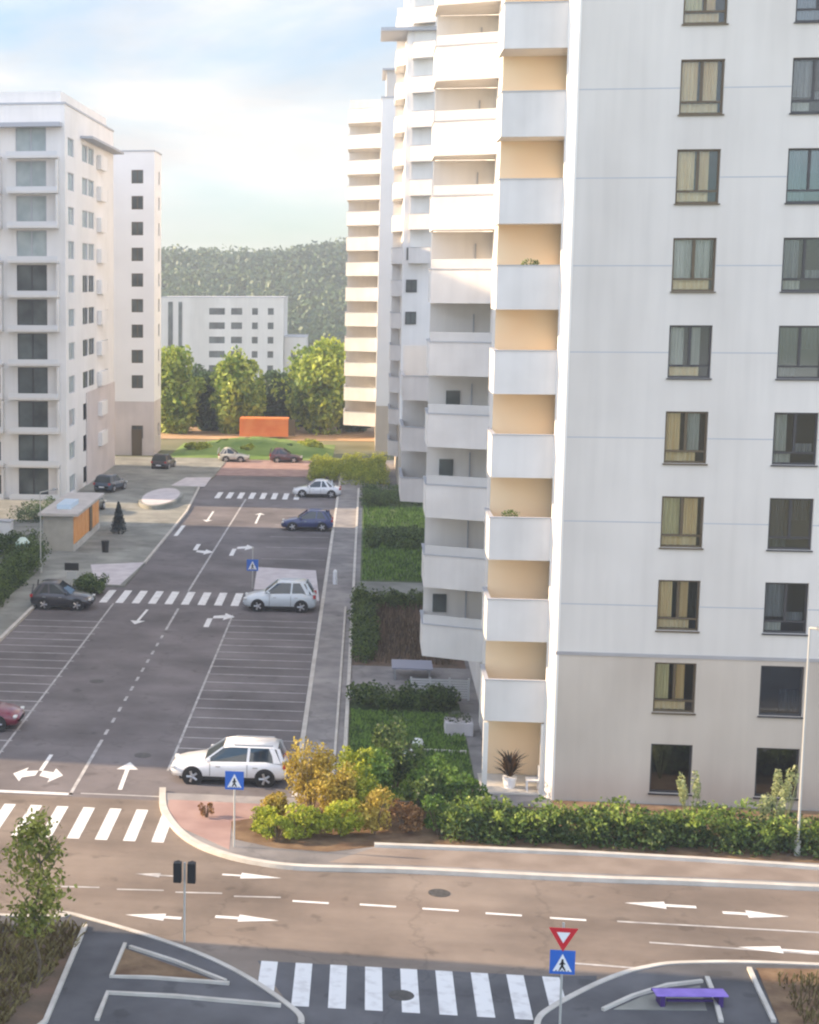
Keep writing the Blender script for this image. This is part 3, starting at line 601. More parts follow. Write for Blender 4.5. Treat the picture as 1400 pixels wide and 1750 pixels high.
MB().box(-25.38, -24.3, 147.5, 167, 31.1, 31.3).build('canopy', M['joint'], Lt)
# second left tower
L2 = simple_tower('lower white tower with one column of small dark windows, behind the nearest left tower', -40, -22.7, 178, 184, 32.2, M['bright'], 5.8, M['pinkbase'], frontcols=[(-25.15, 1.25, 1.4), (-29, 1.25, 1.4)], eastcols=[(181.5, 1.2, 1.4)], fl=2.71, z0=1.8, nfl=11, fm='framebr')
MB().box(-25.1, -24.0, 177.85, 177.99, -.05, 2.8).build('entrance_door', M['framebr'], L2)
# far school-like block and white cube
Fb = simple_tower('long low white block with four rows of square windows, far off before the wooded hill', -39.5, -16, 320, 336, 15.4, M['white'], 0, None,
                  frontcols=[(-30.2, 3.0, 1.25), (-26.0, 2.1, 1.25), (-22.0, 1.1, 1.25), (-19.0, 1.1, 1.25)], fl=2.72, z0=1.3, nfl=5)
MB().box(-38.1, -37.2, 319.9, 319.99, 2, 14.6).box(-36.1, -35.4, 319.9, 319.99, 6, 14.6).build('stair_window', M['glassfar'], Fb)
Fc = simple_tower('small plain white cube house at the right end of the far white block', -15.9, -11.8, 322, 334, 7.9, M['white'], 0, None, frontcols=[(-14.6, .9, 1.0)], fl=2.7, z0=1.2, nfl=2)
# unseen blocks added on the left to shade the street and the near crossing
shade_block_w = simple_tower('tall unseen block added west of the car park to shade the street', -62, -36, 65.2, 128, 35.5, M['warm'], 6, M['pinkbase'], eastcols=[70 + 6 * i for i in range(9)], fl=2.9, z0=1, nfl=11)
shade_block_s = simple_tower('unseen block added south west of the junction to shade the near crossing', -60, -27, 6, 46.6, 27, M['warm'], 6, M['pinkbase'], eastcols=[10 + 6 * i for i in range(6)], fl=2.9, z0=1, nfl=8)
#================================================================== KIOSK etc.
t = root('kiosk', 'small kiosk with orange panelled side and pale flat roof by the left tower', 'kiosk', (-22, 118, .12))
MB().box(-.1, 2.0, -5.4, 5.6, 0, 2.5).build('wall', mat('kiosk_grey', (.40, .38, .33), .8, (.48, .46, .40), 1.5), t)
pb = MB()
for i in range(7): pb.box(2.0, 2.06, -5.3 + 1.55 * i, -3.85 + 1.55 * i, .5, 2.35)
pb.build('side_panel', mat('orange_panel', (.80, .33, .09), .6, (.88, .42, .14), 1.5), t); MB().box(2.0, 2.1, -5.4, 5.6, 0, .45).build('plinth', M['kerb'], t)
MB().box(-.4, 2.4, -5.8, 5.9, 2.5, 2.68).build('roof', mat('kiosk_roof', (.50, .46, .43), .8, (.60, .56, .52), 1), t); MB().box(.5, 1.5, -3.5, -.2, 2.68, 3.0).build('skylight', mat('skylight', (.55, .72, .88), .3), t)
MB().box(2.07, 2.12, 1.0, 2.0, 0.45, 2.3).build('door', M['framebr'], t)
t = root('electrical_cabinet', 'white metal cabinet at the left edge, left of the kiosk', 'cabinet', (-25.15, 112, .12))
MB().box(-1.2, .95, -.5, .5, 0, 2.1).build('body', M['signwhite'], t, bevel=.03); MB().box(-1.25, 1.0, -.55, .55, 2.1, 2.2).build('lid', M['joint'], t); MB().box(-.1, -.06, -.53, -.5, .2, 1.9).build('handle', M['metal'], t)
t = root('recycling_bin', 'small pale green recycling bin behind the left hedge', 'bin', (-22.7, 108.5, .12))
MB().cyl((0, 0, 0), (0, 0, 1.2), .42, .5, 16).build('body', mat('pale_green', (.30, .50, .38), .5), t); MB().cyl((0, 0, 1.2), (0, 0, 1.55), .5, .2, 16).build('lid', mat('white_green', (.62, .75, .66), .5), t)
t = root('litter_bin', 'small black litter bin standing alone on the pavement right of the kiosk', 'bin', (-17.75, 112.6, .12))
MB().cyl((0, 0, 0), (0, 0, .75), .22, .27, 14).build('body', M['black'], t); MB().cyl((0, 0, .75), (0, 0, .82), .3, .26, 14).build('lid', M['black'], t)
# orange container, digger
t = root('shipping_container', 'long orange container with dark open end on the far bare soil', 'container', (-11.8, 199.5, .3))
cb = MB().box(-3.2, 2.6, -1.2, 1.2, 0, 2.15)
for i in range(20): cb.box(-3.1 + .285 * i, -2.98 + .285 * i, -1.25, -1.2, .1, 2.05)
cb.build('body', mat('container_orange', (.80, .22, .05), .6, (.86, .30, .09), 1), t)
MB().box(2.61, 2.66, -1.1, 1.1, .1, 2.05).build('door', M['framebr'], t); MB().box(2.67, 3.4, -1.2, -1.12, .1, 2.05).build('door', M['framebr'], t)
#================================================================== CARS
def car(label, x, y, ang, col, L=4.4, W=1.8, H=1.5, hatch=True, group='cars parked along the street', z=0.0, cat='car', pname=None, metallic=.0, estate=False):
    t = root('parked_car', label, cat, (x, y, z), group); t.rotation_euler = (0, 0, ang)
    pm = mat('paint_' + (pname or label[:18].replace(' ', '_')), col, .32, coat=.8, metal=metallic)
    # stations along the length (front = +x): x, belt z, bottom z, half width
    h = L / 2; st = [(-h, .62, .38, .40), (-h + .04, .82 * H / 1.5, .30, .43), (-h + .22, .93 * H / 1.5, .24, .47), (-h + .8, 1.0 * H / 1.5, .2, .5), (0, .97 * H / 1.5, .19, .5), (h - 1.55, .95 * H / 1.5, .2, .5), (h - 1.1, .90 * H / 1.5, .2, .495), (h - .5, .80 * H / 1.5, .21, .475), (h - .12, .68 * H / 1.5, .26, .43), (h, .52, .34, .38)]
    b = MB(); R = []
    for (sx, zt, zb, hw) in st:
        w2 = hw * W; ring = [(-.82, zb), (-1, zb + .16), (-1.0, zb + (zt - zb) * .62), (-.95, zt - .05), (-.84, zt), (.84, zt), (.95, zt - .05), (1.0, zb + (zt - zb) * .62), (1, zb + .16), (.82, zb)]
        i = len(b.v); b.v += [(sx, a * w2, zz) for a, zz in ring]; R.append(i)
    n = 10
    for q in range(len(R) - 1):
        for k in range(n): b.f.append((R[q] + k, R[q] + (k + 1) % n, R[q + 1] + (k + 1) % n, R[q + 1] + k))
    b.f.append(tuple(range(R[0], R[0] + n))); b.f.append(tuple(range(R[-1] + n - 1, R[-1] - 1, -1)))
    body = b.build('body', pm, t, True)
    # cabin: glass hull with painted roof and pillars
    zb = .93 * H / 1.5; rx0, rx1 = (-h + .35, h - 1.5) if hatch else (-h + .95, h - 1.5)
    bot = [(rx0 - (.18 if hatch else .45), .45), (rx0 + .1, .455), (rx1, .455), (rx1 + .28, .43)]; top = [(rx0 + .22, .36), (rx0 + .45, .375), (rx1 - .75, .375), (rx1 - .45, .35)]
    if estate: rx0 -= .12; bot[0] = (rx0 - .08, .45); bot[1] = (rx0 + .1, .455); top[0] = (rx0 + .12, .37); top[1] = (rx0 + .35, .385); bot[2] = (rx1 - .05, .455); bot[3] = (rx1 + .2, .43); top[2] = (rx1 - .8, .38); top[3] = (rx1 - .52, .35)
    g = MB(); B0 = [(x_, s * w_ * W, zb) for s in (-1, 1) for x_, w_ in (bot if s < 0 else bot[::-1])]; T0 = [(x_, s * w_ * W, H - (.05 if i in (0, 3) else 0)) for s in (-1, 1) for i, (x_, w_) in enumerate(top if s < 0 else top[::-1])]
    g.v = B0 + T0
    for k in range(8): g.f.append((k, (k+1) % 8, 8 + (k+1) % 8, 8 + k))
    g.build('window_glass', M['carglass'], t, False)
    rf = MB(); rf.v = [(x_ * 1.0, y_ * 1.02, z_ - .01) for x_, y_, z_ in T0] + [(x_, y_ * .9, z_ + .05) for x_, y_, z_ in T0]
    rf.f = [tuple(range(8, 16))] + [(k, (k+1) % 8, 8 + (k+1) % 8, 8 + k) for k in range(8)]; rf.build('roof', pm, t, True)
    def pil(p, q, wd):
        p = Vector(p); q = Vector(q); pl = MB()
        pl.quad(p + Vector((-wd, 0, 0)), p + Vector((wd, 0, 0)), q + Vector((wd, 0, 0)), q + Vector((-wd, 0, 0))); pl.build('pillar', pm, t)
    for s in (-1, 1):
        o = s * .012
        for (bx, bw), (tx, tw), wd in ((bot[0], top[0], .07), (bot[1], top[1], .10), (bot[3], top[3], .05)): pil((bx, s * bw * W + o, zb), (tx, s * tw * W + o, H - .02), wd)
        mxx = (rx0 + rx1) / 2 - .1; pil((mxx, s * .457 * W + o, zb), (mxx - .05, s * .377 * W + o, H - .01), .05); pil((mxx - 1.0, s * .457 * W + o, zb), (mxx - .9, s * .377 * W + o, H - .01), .04)
    if estate:
        for s in (-1, 1): MB().cyl((rx0 + .3, s * W * .35, H + .07), (rx1 - .9, s * W * .35, H + .07), .022, None, 8).build('roof_rail', M['metal'], t)
    for wx in (-h + .82, h - .86):
        for s in (-1, 1):
            r = .325 * (H / 1.5) ** .3; yy = s * W * .5
            ar = MB().cyl((wx, yy - s * .22, r), (wx, yy + s * .006, r), r + .065, None, 22); ar.build('wheel_arch', M['black'], t)
            wo = MB().cyl((wx, yy - s * .2, r), (wx, yy + s * .02, r), r, None, 22).build('wheel', M['rubber'], t, False, .02)
            ri = MB().cyl((wx, yy + s * .021, r), (wx, yy + s * .03, r), r * .3, r * .25, 12)
            for k in range(5):
                a = 2 * math.pi * k / 5; ri.cyl((wx, yy + s * .026, r), (wx + math.cos(a) * r * .66, yy + s * .026, r + math.sin(a) * r * .66), .045, .05, 6)
            ri.build('rim', M['rim'], wo)
    for s in (-1, 1):
        MB().box(h - .20, h - .035, s * W * .40 - .14, s * W * .40 + .14, .60 * H / 1.5, .70 * H / 1.5).build('headlight', M['lamp'], t, False, .03)
        MB().box(-h + .0, -h + .16, s * W * .41 - .10, s * W * .41 + .10, .72 * H / 1.5, .90 * H / 1.5).build('tail_light', M['redlamp'], t, False, .02)
        MB().box(rx1 - .05, rx1 + .1, s * W * .5 - .02, s * W * .5 + s * .16 + .02, zb + .02, zb + .15).build('mirror', pm, t, False, .03)
        MB().box(-h + 1.2, h - 1.25, s * W * .5 - .012, s * W * .5 + .012, .22, .34).build('sill', M['black'], t)
    for s in (-1, 1):
        for dx in (rx1 - .02, (rx0 + rx1) / 2 - .08):
            MB().box(dx - .008, dx + .008, s * W * .5 - .006, s * W * .5 + .006, .36, .86 * H / 1.5).build('door_seam', M['black'], t)
            MB().box(dx - .30 - .09, dx - .30 + .09, s * W * .5 - .015, s * W * .5 + .025, .74 * H / 1.5, .77 * H / 1.5).build('door_handle', M['metal'], t)
    MB().box(-h + .35, h - .35, -W * .4, W * .4, .16, .3).build('underbody', M['black'], t)
    MB().box(h - .06, h + .012, -.45, .45, .36, .46).build('grille', M['black'], t); MB().box(-h - .012, -h + .06, -.26, .26, .45, .56).build('number_plate', M['signwhite'], t)
    return t
PI = math.pi
car('long white estate car parked behind the blue sign at the street corner', -4.9, 61.3, PI, (.84, .84, .85), 4.4, 1.8, 1.46, pname='white', estate=True)
car('silver white hatchback parked beside the middle zebra crossing', -4.75, 94.6, PI, (.70, .76, .80), 4.15, 1.80, 1.68, pname='silver')
car('dark blue hatchback parked nearer than the farther white car', -4.3, 125.8, PI, (.03, .05, .17), 3.9, 1.75, 1.5, pname='blue')
car('white saloon parked last in the right-hand row, by the far zebra', -4.2, 145.6, PI, (.82, .82, .82), 4.2, 1.78, 1.45, False, pname='white')
car('dark red car cut off by the left edge of the picture', -16.4, 67.5, 0, (.17, .006, .03), 4.3, 1.8, 1.5, pname='red')
car('dark grey car at the far end of the left parking bays', -17.2, 93.4, 0, (.05, .05, .06), 3.6, 1.75, 1.5, pname='grey', metallic=.3)
car('small dark car at the street end near the second left tower', -20.1, 165.5, RAD(80), (.03, .025, .03), 3.8, 1.7, 1.5, pname='black')
car('pale small car crossing at the far end, left of the pink paving', -13.6, 172.6, 0, (.60, .58, .50), 3.2, 1.7, 1.45, pname='beige')
car('dark maroon car at the far end, right of the pink paving', -8.2, 172.8, 0, (.10, .04, .05), 3.4, 1.7, 1.45, pname='maroon')
car('slate blue car parked near the entrance of the second left tower', -22.6, 146.5, RAD(75), (.03, .06, .10), 4.0, 1.75, 1.45, pname='slate', z=.12)
car('dark teal car parked behind the kiosk', -22.3, 133.0, RAD(80), (.03, .07, .09), 4.0, 1.75, 1.45, pname='teal', z=.12)
#================================================================== SIGNS, SIGNALS, POLES
def crossing_sign(par, z, s=.62, y=-.05):
    o = MB().box(-s / 2, s / 2, y - .012, y + .012, z, z + s).build('sign_plate', M['blue'], par)
    k = MB(); k.v = [(-s * .38, y - .016, z + s * .12), (s * .38, y - .016, z + s * .12), (0, y - .016, z + s * .86)]; k.f = [(0, 1, 2)]; k.build('white_triangle', M['signwhite'], o)
    wlk = MB(); yy = y - .021     # walking figure and stripes
    wlk.cyl((0, yy + .002, z + s * .60), (0, yy - .001, z + s * .60), s * .045, None, 10)
    for a, c_, wd in (((0, .56), (-.01, .36), .05), ((-.01, .37), (-.10, .18), .035), ((-.01, .37), (.10, .18), .035), ((0, .52), (-.11, .40), .025), ((0, .52), (.10, .42), .025)):
        p = Vector((a[0] * s, yy, z + a[1] * s)); q = Vector((c_[0] * s, yy, z + c_[1] * s)); d = (q - p).normalized(); nn = Vector((-d.z, 0, d.x)) * wd * s
        wlk.quad(p - nn, p + nn, q + nn, q - nn)
    for i in range(5): wlk.quad((s * (-.27 + .12 * i), yy, z + s * .13), (s * (-.21 + .12 * i), yy, z + s * .13), (s * (-.22 + .12 * i), yy, z + s * .17), (s * (-.27 + .12 * i), yy, z + s * .17))
    wlk.build('walking_figure', M['black'], o)
    return o
t = root('road_sign', 'blue crossing sign standing on the corner island before the white estate car', 'sign', (-4.1, 53.35, .12))
MB().cyl((0, 0, 0), (0, 0, 2.6), .03, None, 10).build('pole', M['galv'], t); crossing_sign(t, 1.98)
t = root('road_sign', 'red give way triangle above a blue crossing sign by the near zebra', 'sign', (5.12, 41.0, .12))
MB().cyl((0, 0, 0), (0, 0, 2.75), .032, None, 10).build('pole', M['galv'], t); crossing_sign(t, 1.42, .62)
def tri(s, y, cz, k): r = s * k; return [(-r, y, cz + r * .55), (r, y, cz + r * .55), (0, y, cz - r * 1.15)]
q = MB(); q.v = tri(.36, -.07, 2.43, 1) + tri(.36, -.045, 2.43, 1); q.f = [(0, 1, 2), (5, 4, 3), (0, 3, 4, 1), (1, 4, 5, 2), (2, 5, 3, 0)]; yo = q.build('yield_plate', M['signred'], t)
q = MB(); q.v = tri(.36, -.076, 2.43, .46); q.f = [(0, 1, 2)]; q.build('white_triangle', M['signwhite'], yo)
t = root('traffic_signal', 'pair of black signal heads on a thin pole at the road edge, seen from behind', 'signal', (-4.86, 45.1, .12))
MB().cyl((0, 0, 0), (0, 0, 2.36), .03, None, 10).build('pole', M['galv'], t)
for s in (-1, 1):
    o = MB().box(s * .20 - .115, s * .20 + .115, -.12, .12, 1.78, 2.36).build('signal_head', M['black'], t, False, .02)
    for k in range(3): MB().cyl((s * .2, .12, 1.88 + .19 * k), (s * .2, .2, 1.88 + .19 * k), .085, .09, 12).build('lamp_hood', M['black'], o)
t = root('road_sign', 'black backed board on a pole above the dark grey car', 'sign', (-17.15, 96.0, .12))
MB().cyl((0, 0, 0), (0, 0, 2.05), .03, None, 10).build('pole', M['galv'], t); MB().box(-.42, .42, -.04, .04, 1.62, 2.05).build('board', M['black'], t); q = MB().box(-.3, .3, -.03, .03, 1.1, 1.55).build('back_plate', M['galv'], t)
t = root('road_sign', 'small blue crossing sign by the middle zebra, left of the silver car', 'sign', (-6.72, 100.3, .12))
MB().cyl((0, 0, 0), (0, 0, 2.6), .03, None, 10).build('pole', M['galv'], t); crossing_sign(t, 1.1, .7)
t = root('bollard', 'short white bollard on the right pavement near the silver car', 'bollard', (-1.74, 102.4, .12))
MB().cyl((0, 0, 0), (0, 0, .8), .14, .13, 14).build('post', M['signwhite'], t); MB().cyl((0, 0, .8), (0, 0, .92), .13, .05, 14).build('cap', M['signwhite'], t)
def lamp_post(x, y, h, label, arm=(0, -1.4)):
    t = root('street_lamp', label, 'street lamp', (x, y, .12)); MB().cyl((0, 0, 0), (0, 0, .5), .1, None, 12).build('base', M['galv'], t)
    MB().cyl((0, 0, .5), (0, 0, h), .045, .03, 12).cyl((0, 0, h), (arm[0], arm[1], h + .25), .035, .03, 8).build('pole', M['galv'], t)
    MB().box(arm[0] - .15, arm[0] + .15, arm[1] - .45, arm[1] + .1, h + .2, h + .32).build('lamp_head', M['metal'], t, False, .03)
lamp_post(*G(1362, 1468), 7.6, 'slim pale street lamp in the hedge before the ground floor windows')
lamp_post(-20.6, 104, 5.2, 'thin grey street lamp by the left hedge', (1.0, 0))
# purple bench
t = root('bench', 'purple backless bench on the near right traffic island', 'bench', (*G(1178, 1724), .135)); t.rotation_euler = (0, 0, RAD(7)); t.scale = (1, 1, .72)
pur = mat('purple_paint', (.22, .14, .55), .35, (.30, .20, .66), 3)
MB().box(-.93, .93, -.24, .22, .40, .46).build('seat', pur, t, False, .02); MB().box(-.93, .93, .23, .27, .34, .44).build('edge_rail', MATS.get('dark_purple') or mat('dark_purple', (.05, .02, .14), .5), t)
for s in (-.75, .75): MB().box(s - .06, s + .06, -.2, .22, 0, .40).build('leg', mat('dark_purple', (.05, .02, .14), .5), t)
MB().box(-.60, .60, -.04, .04, .1, .18).build('stretcher', MATS['dark_purple'], t)
# white garden furniture and screens
t = root('garden_fence', 'white slatted garden screen beside the grey path', 'fence', (3.5, 74.2, .13))
for i in range(4): MB().box(-1.3 + .85 * i - .04, -1.3 + .85 * i + .04, -.04, .04, 0, 1.0).build('post', M['fwhite'], t)
q = MB()
for i in range(8): q.box(-1.3, 1.25, -.03, -.01, .08 + .11 * i, .16 + .11 * i)
q.build('slat_panel', M['fwhite'], t)
t = root('garden_table', 'grey blue low table on the path behind the white screen', 'table', (2.4, 78.4, .13))
MB().box(-1.0, .9, -.9, .9, .55, .62).build('tabletop', mat('slate_blue', (.30, .31, .38), .6), t)
for sx in (-.85, .75):
    for sy in (-.75, .75): MB().box(sx - .04, sx + .04, sy - .04, sy + .04, 0, .55).build('leg', M['metal'], t)
t = root('planter_box', 'pale stone planter on the lawn against the tower', 'planter', (4.0, 68.6, .13))
MB().box(-.55, .6, -.5, .5, 0, .55).build('box', M['paverlight'], t, False, .03); q = MB(); leaves(q, (0, 0, .6), (.6, .5, .35), 260, .14, random.Random(2)); q.build('foliage', leafmat('grey_leaves', (.08, .10, .06), (.20, .22, .15)), t)
rr = random.Random(9)
for i, (x, y, lb) in enumerate([(2.3, 66.4, 'small white stone on the lawn'), (1.9, 64.9, 'second pale stone, nearer the street tree')]):
    q = MB().cyl((0, 0, 0), (0, 0, .3), .3, .16, 9); o = q.build('stone', M['signwhite'], None, True); o.location = (x, y, .13); tag(o, lb, 'stone', 'pale stones on the lawn')
strip('lawn_edging', [(2.4, 65.6), (4.2, 65.6)], .14, .1, .24, M['kerb']); strip('lawn_edging', [(1.6, 61.4), (4.2, 61.6)], .12, .1, .2, M['pathgreen'])
# oval traffic island
t = []
ov = [(-17.3 + 1.75 * math.cos(a), 140.5 + 6.2 * math.sin(a)) for a in [2 * PI * i / 40 for i in range(40)]]
slab('oval_island', ov, .1, .45, M['pathgreen']); slab('oval_island_top', [(-17.3 + (x + 17.3) * .86, 140.5 + (y - 140.5) * .9) for x, y in ov], .45, .47, M['paverlight'])
#================================================================== PLANTS
YEL = leafmat('yellow_leaves', (.30, .22, .03), (.62, .50, .10), 1.0, .4)
YG = leafmat('yellowgreen_leaves', (.20, .26, .02), (.56, .60, .07), 1.2, .4)
GR = leafmat('green_leaves', (.05, .11, .02), (.22, .36, .06), 1.0)
DG = leafmat('dark_leaves', (.025, .06, .015), (.15, .22, .05), 1.1)
OR = leafmat('rusty_leaves', (.16, .07, .02), (.48, .28, .12), 1.3)
TG = leafmat('tree_leaves', (.14, .24, .03), (.50, .58, .10), .3)
TD = leafmat('tree_leaves_dark', (.03, .07, .035), (.12, .20, .08), .25)
PG = leafmat('pale_plume', (.25, .30, .12), (.55, .58, .30), 2.0)
bush('shrub', (-1.7, 57.3), (1.0, .85, 1.4), 'tall airy golden shrub beside the white estate car', YEL, 1, 34, 90, .14)
bush('shrub', (-.8, 56.6), (.95, .8, 1.05), 'golden leaning shrub right of the tallest golden one', YEL, 2, 26, 110, .14)
bush('shrub', (.55, 58.6), (.9, .9, 1.05), 'bright green shrub at the lawn corner', GR, 3, 20, 110, .15)
bush('shrub', (1.3, 60.3), (1.0, 1.2, 1.35), 'tall dark green shrub behind the bright green one', DG, 4, 22, 120, .16)
bush('shrub', (-3.2, 55.1), (.8, .7, .42), 'low yellow shrub at the tip of the corner bed', YG, 5, 16, 100, .13)
bush('shrub', (-1.9, 54.7), (.95, .7, .55), 'lime yellow low shrub at the front kerb', YG, 6, 18, 120, .13)
bush('shrub', (-.6, 54.9), (.9, .7, .7), 'olive yellow shrub in the middle of the corner bed', YG, 7, 18, 110, .14)
bush('shrub', (.5, 55.3), (.85, .8, .85), 'mixed yellow shrub above the kerb end', YEL, 8, 16, 90, .14)
bush('shrub', (.3, 56.9), (.8, .7, .8), 'lime shrub under the golden shrubs', YG, 9, 15, 100, .14)
bush('shrub', (1.6, 55.6), (.7, .7, .6), 'rusty brown shrub left end of the long hedge', OR, 10, 14, 100, .13)
bush('shrub', (2.7, 55.5), (.8, .7, .7), 'leafy green shrub between the rusty one and the hedge', GR, 11, 16, 110, .13)
bush('shrub', (2.2, 57.4), (.8, .8, .8), 'dark green shrub behind the rusty shrubs', DG, 12, 16, 110, .15)
bush('shrub', (3.6, 57.6), (.8, .9, .8), 'leafy green shrub at the corner of the terrace', GR, 13, 16, 110, .15)
bush('shrub', (-5.3, 56.3), (.3, .3, .28), 'small sparse plant alone on the pink corner paving', OR, 14, 6, 40, .12)
bush('shrub', (-2.9, 56.3), (.6, .6, .6), 'golden green shrub behind the low yellow tip shrub', YEL, 15, 14, 100, .14)
bush('shrub', (-.1, 58.4), (.8, .7, 1.15), 'yellow green shrub between the golden and bright green ones', YG, 16, 20, 110, .15)
bush('shrub', (2.6, 59.0), (.9, .9, .9), 'mid green shrub on the lawn before the terrace', GR, 17, 18, 110, .15)
bush('shrub', (-2.7, 54.1), (.6, .5, .4), 'small lime shrub nearest the road kerb', YG, 18, 12, 90, .13)
# hedge: one clipped row, plus plumes
h = root('hedge', 'long dense dark green hedge along the foot of the nearest tower', 'hedge', (8, 55.6, .12))
rr = random.Random(21); q = MB(); x = -5.0
while x < 26: 
    r = rr.uniform(.45, .75); leaves(q, (x, rr.uniform(-.6, .9), rr.uniform(.25, .62)), (r, r, r * rr.uniform(.9, 1.2)), 260, .15, rr); x += .22
q.build('foliage', DG, h)
q = MB(); x = -5.0
while x < 26:
    r = rr.uniform(.15, .45); leaves(q, (x, rr.uniform(-.8, .6), rr.uniform(.6, 1.2)), (r, r, r), 70, .15, rr); x += .2
q.build('top_shoots', leafmat('hedge_shoots', (.09, .16, .02), (.34, .44, .08), 1.0), h)
def plume(x, y, hh, label, sd):
    t = root('plumed_grass', label, 'plant', (x, y, .12)); r_ = random.Random(sd); q = MB()
    for i in range(7):
        a = r_.uniform(0, 6.28); q2 = (math.cos(a) * .3, math.sin(a) * .2, hh * r_.uniform(.6, .95)); leaves(q, q2, (.14, .14, .38), 90, .12, r_)
    q.build('plume', PG, t); q = MB()
    for i in range(16): a = r_.uniform(0, 6.28); q.cyl((0, 0, 0), (math.cos(a) * .4, math.sin(a) * .3, hh * r_.uniform(.6, .9)), .015, .006, 4, False)
    q.build('stalk', PG, t)
plume(11.2, 57.3, 1.9, 'pale feathery plume before the left ground floor window', 1)
plume(14.3, 57.3, 2.2, 'taller pale feathery plume before the right ground floor window', 2); plume(13.7, 56.4, 1.4, 'short olive plume left of the lamp post', 3)
# gardens along the right-hand tower
def hedge(x0, x1, y0, y1, hh, label, m, sd, n):
    t = root('hedge', label, 'hedge', ((x0 + x1) / 2, (y0 + y1) / 2, .13)); r_ = random.Random(sd); q = MB(); cx_, cy_ = (x1 - x0) / 2, (y1 - y0) / 2
    for i in range(n):
        r = r_.uniform(.3, .55) * min(1.3, hh); leaves(q, (r_.uniform(-cx_, cx_), r_.uniform(-cy_, cy_), r_.uniform(.2, 1) * hh * .8), (r, r, r), 100, .16, r_)
    q.build('foliage', m, t)
hedge(-.3, 4.0, 71.8, 73.2, .9, 'dark clipped hedge before the grey path', DG, 31, 70)
hedge(-.3, .5, 81, 96, 1.1, 'dark hedge between pavement and brown garden', DG, 32, 120)
hedge(.6, 4.6, 94.5, 96.3, .9, 'dark hedge closing the far end of the brown garden', DG, 33, 50)
hedge(.3, 4.5, 116, 124, .7, 'low dark bushes on the far lawn', DG, 34, 120)
hedge(.0, 4.6, 138, 145, 1.2, 'dark green hedge at the end of the far lawn', DG, 35, 120)
hedge(-22.6, -20.9, 84, 107, 1.5, 'unkempt hedge left of the parking bays', DG, 36, 260)
hedge(-26, -22.3, 109.5, 112, 1.6, 'dark bushes before the kiosk front', DG, 37, 60)
hedge(-2.0, 1.8, 152, 168, 1.6, 'golden bushes at the end of the right pavement', YG, 38, 160)
hedge(-5.2, -2.4, 156, 170, 1.1, 'pale yellow bushes at the street end, right of the zebra', YG, 39, 110)
hedge(-27, -21.5, 124.5, 131, 1.3, 'grey green bushes behind the kiosk', TD, 40, 60)
hedge(-17.2, -15.6, 96.6, 99.4, .9, 'bushy plants beside the dark grey car', DG, 41, 34)
rr = random.Random(77); q = MB()
for i in range(1500):
    x = rr.uniform(.7, 4.4); y = rr.uniform(81, 94); hh = rr.uniform(.2, .6); a = rr.uniform(-.15, .15)
    q.quad((x, y, .14), (x + .05, y, .14), (x + .07 + a, y + a, .14 + hh), (x + .03 + a, y + a, .14 + hh))
tag(q.build('dry_grass', leafmat('dry_grass', (.10, .07, .04), (.24, .17, .11), .6)), kind='stuff', label='dry brown grass in the long garden')
q = MB()
for i in range(6000):
    x = rr.uniform(-14, -7.9); y = rr.uniform(36, 45.6)
    if x > -7.7 - (45.6 - y) * .17: continue
    hh = rr.uniform(.06, .34); a = rr.uniform(-.2, .2); q.quad((x, y, .13), (x + .05, y, .13), (x + .07 + a, y + a, .13 + hh), (x + .03 + a, y + a, .13 + hh))
tag(q.build('dry_plants', leafmat('dry_bed_plants', (.11, .075, .03), (.26, .22, .08), .8)), kind='stuff', label='dry brown and green plants in the near left bed')
q = MB()
for i in range(2600):
    x = rr.uniform(11.2, 16); y = rr.uniform(38, 45); hh = rr.uniform(.05, .25); a = rr.uniform(-.1, .1); q.quad((x, y, .13), (x + .04, y, .13), (x + .05 + a, y + a, .13 + hh), (x + .02 + a, y + a, .13 + hh))
tag(q.build('dry_plants', MATS['dry_bed_plants']), kind='stuff', label='sparse dry grass in the near right bed')
# lawns: blades
def blades(name, x0, x1, y0, y1, n, hh, m, label):
    q = MB()
    for i in range(n):
        x = rr.uniform(x0, x1); y = rr.uniform(y0, y1); k = rr.uniform(.5, 1.3) * hh; a = rr.uniform(-.06, .06); q.quad((x, y, .13), (x + .05, y, .13), (x + .05 + a, y + a, .13 + k), (x + .01 + a, y + a, .13 + k))
    tag(q.build(name, m), kind='stuff', label=label)
blades('grass', -.45, 4.2, 59.3, 71.5, 9000, .14, GR, 'green grass of the corner lawn'); blades('grass', -.1, 5, 104, 138, 7000, .2, GR, 'green grass of the long far lawn')
for i, (x, y, rr_, m, lb) in enumerate([(-18.2, 181, 1.5, YG, 'lime shrub at the left end of the grass bank'), (-15.6, 184, 1.2, GR, 'green shrub on the grass bank left of the container'), (-9.4, 182, 1.4, GR, 'dark green shrub on the grass bank before the container'), (-6.0, 185, 1.6, YG, 'lime shrub at the right end of the grass bank'), (-12.6, 179, 1.0, YG, 'small lime shrub low on the grass bank')]):
    bush('shrub', (x, y), (rr_, rr_, .6), lb, m, 80 + i, 12, 70, .35, stems=False)
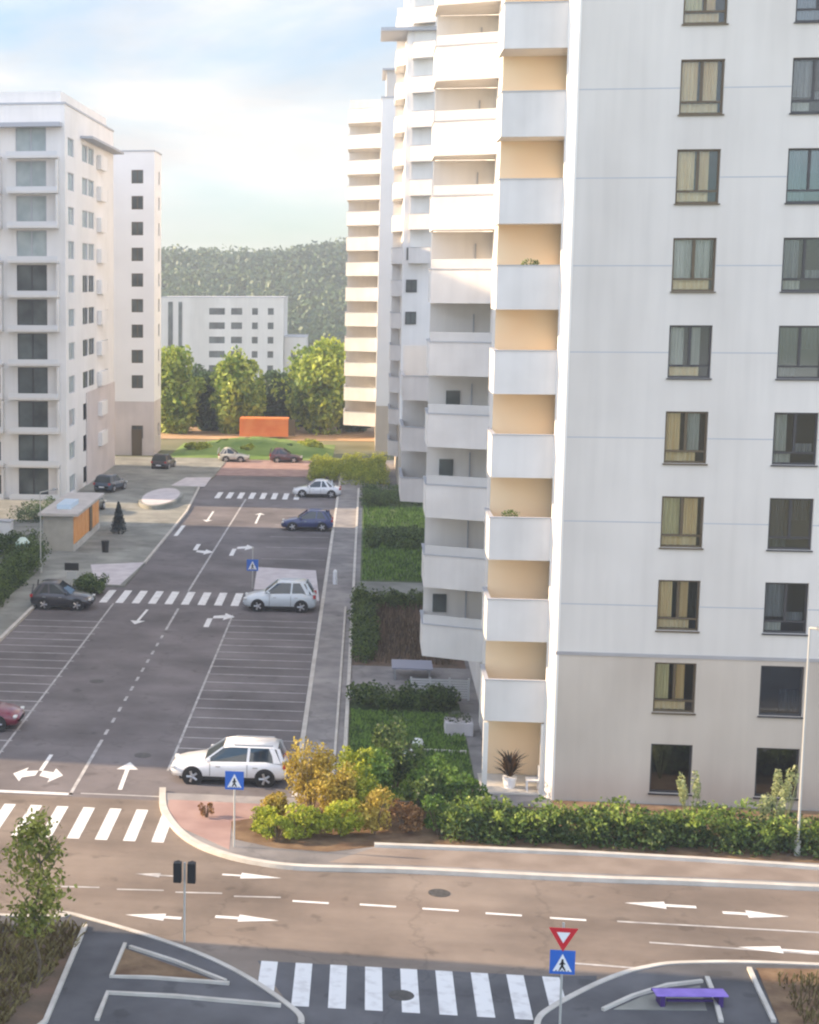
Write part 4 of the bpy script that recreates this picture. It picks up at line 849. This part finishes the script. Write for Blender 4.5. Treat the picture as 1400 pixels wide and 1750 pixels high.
# trees
tree(*G(64, 1690), 4.75, 2.1, 'slender young tree in the near left bed', leafmat('young_leaves', (.14, .17, .03), (.46, .46, .10), 1.2), 51, .30, 60, 34, .16, .05, z0=.13, shape=1.4)
tr = [(-24.0, 205, 11.5, 7.6, TG, 'yellow green tree at the left end of the far tree row'), (-19.5, 209, 8.0, 5.0, TD, 'dark tree between the two left yellow green trees'), (-15.8, 205, 11.2, 6.6, TG, 'bright yellow green tree above the orange container'),
      (-11.5, 211, 7.6, 6.0, TD, 'dark low tree in the middle of the far row'), (-5.6, 206, 12.4, 8.4, TG, 'broad yellow green tree right of the container'), (-1.6, 210, 10.5, 6.0, TD, 'dark tree at the right end of the far row'),
      (-22.0, 216, 7.5, 7.0, TD, 'dark tree behind the left yellow green tree'), (-8.6, 217, 8.0, 7.0, TD, 'dark rounded tree behind the gap of the far row')]
for i, (x, y, hh, cw, m, lb) in enumerate(tr): tree(x, y, hh * .86, cw, lb, m, 60 + i, .04, 70, 110, .7, .2, 'trees of the far row', shape=-.2)
# small conifer
t = root('tree', 'small dark blue green conifer beside the kiosk', 'tree', (-18.1, 121.2, .12)); MB().cyl((0, 0, 0), (0, 0, 1.4), .07, .03, 8).build('trunk', M['bark'], t)
q = MB(); rr = random.Random(5)
for i in range(22): z = .2 + 2.1 * i / 22; r = .72 * (1 - i / 24); leaves(q, (0, 0, z), (r, r, .2), 110, .14, rr)
q.build('crown', leafmat('conifer', (.012, .025, .03), (.05, .08, .085), 2), t)

#================================================================== AIR
hm = bpy.data.materials.new('haze'); hm.use_nodes = True; t_ = hm.node_tree; t_.nodes.remove(t_.nodes['Principled BSDF'])
pv = N(t_, 'ShaderNodeVolumePrincipled'); pv.inputs['Color'].default_value = (.84, .91, 1, 1); pv.inputs['Density'].default_value = .0007
t_.links.new(pv.outputs[0], t_.nodes['Material Output'].inputs['Volume'])
tag(MB().box(-440, 460, -60, 720, -1.2, 52).build('haze', hm), kind='stuff', label='thin bluish morning haze over the whole place')
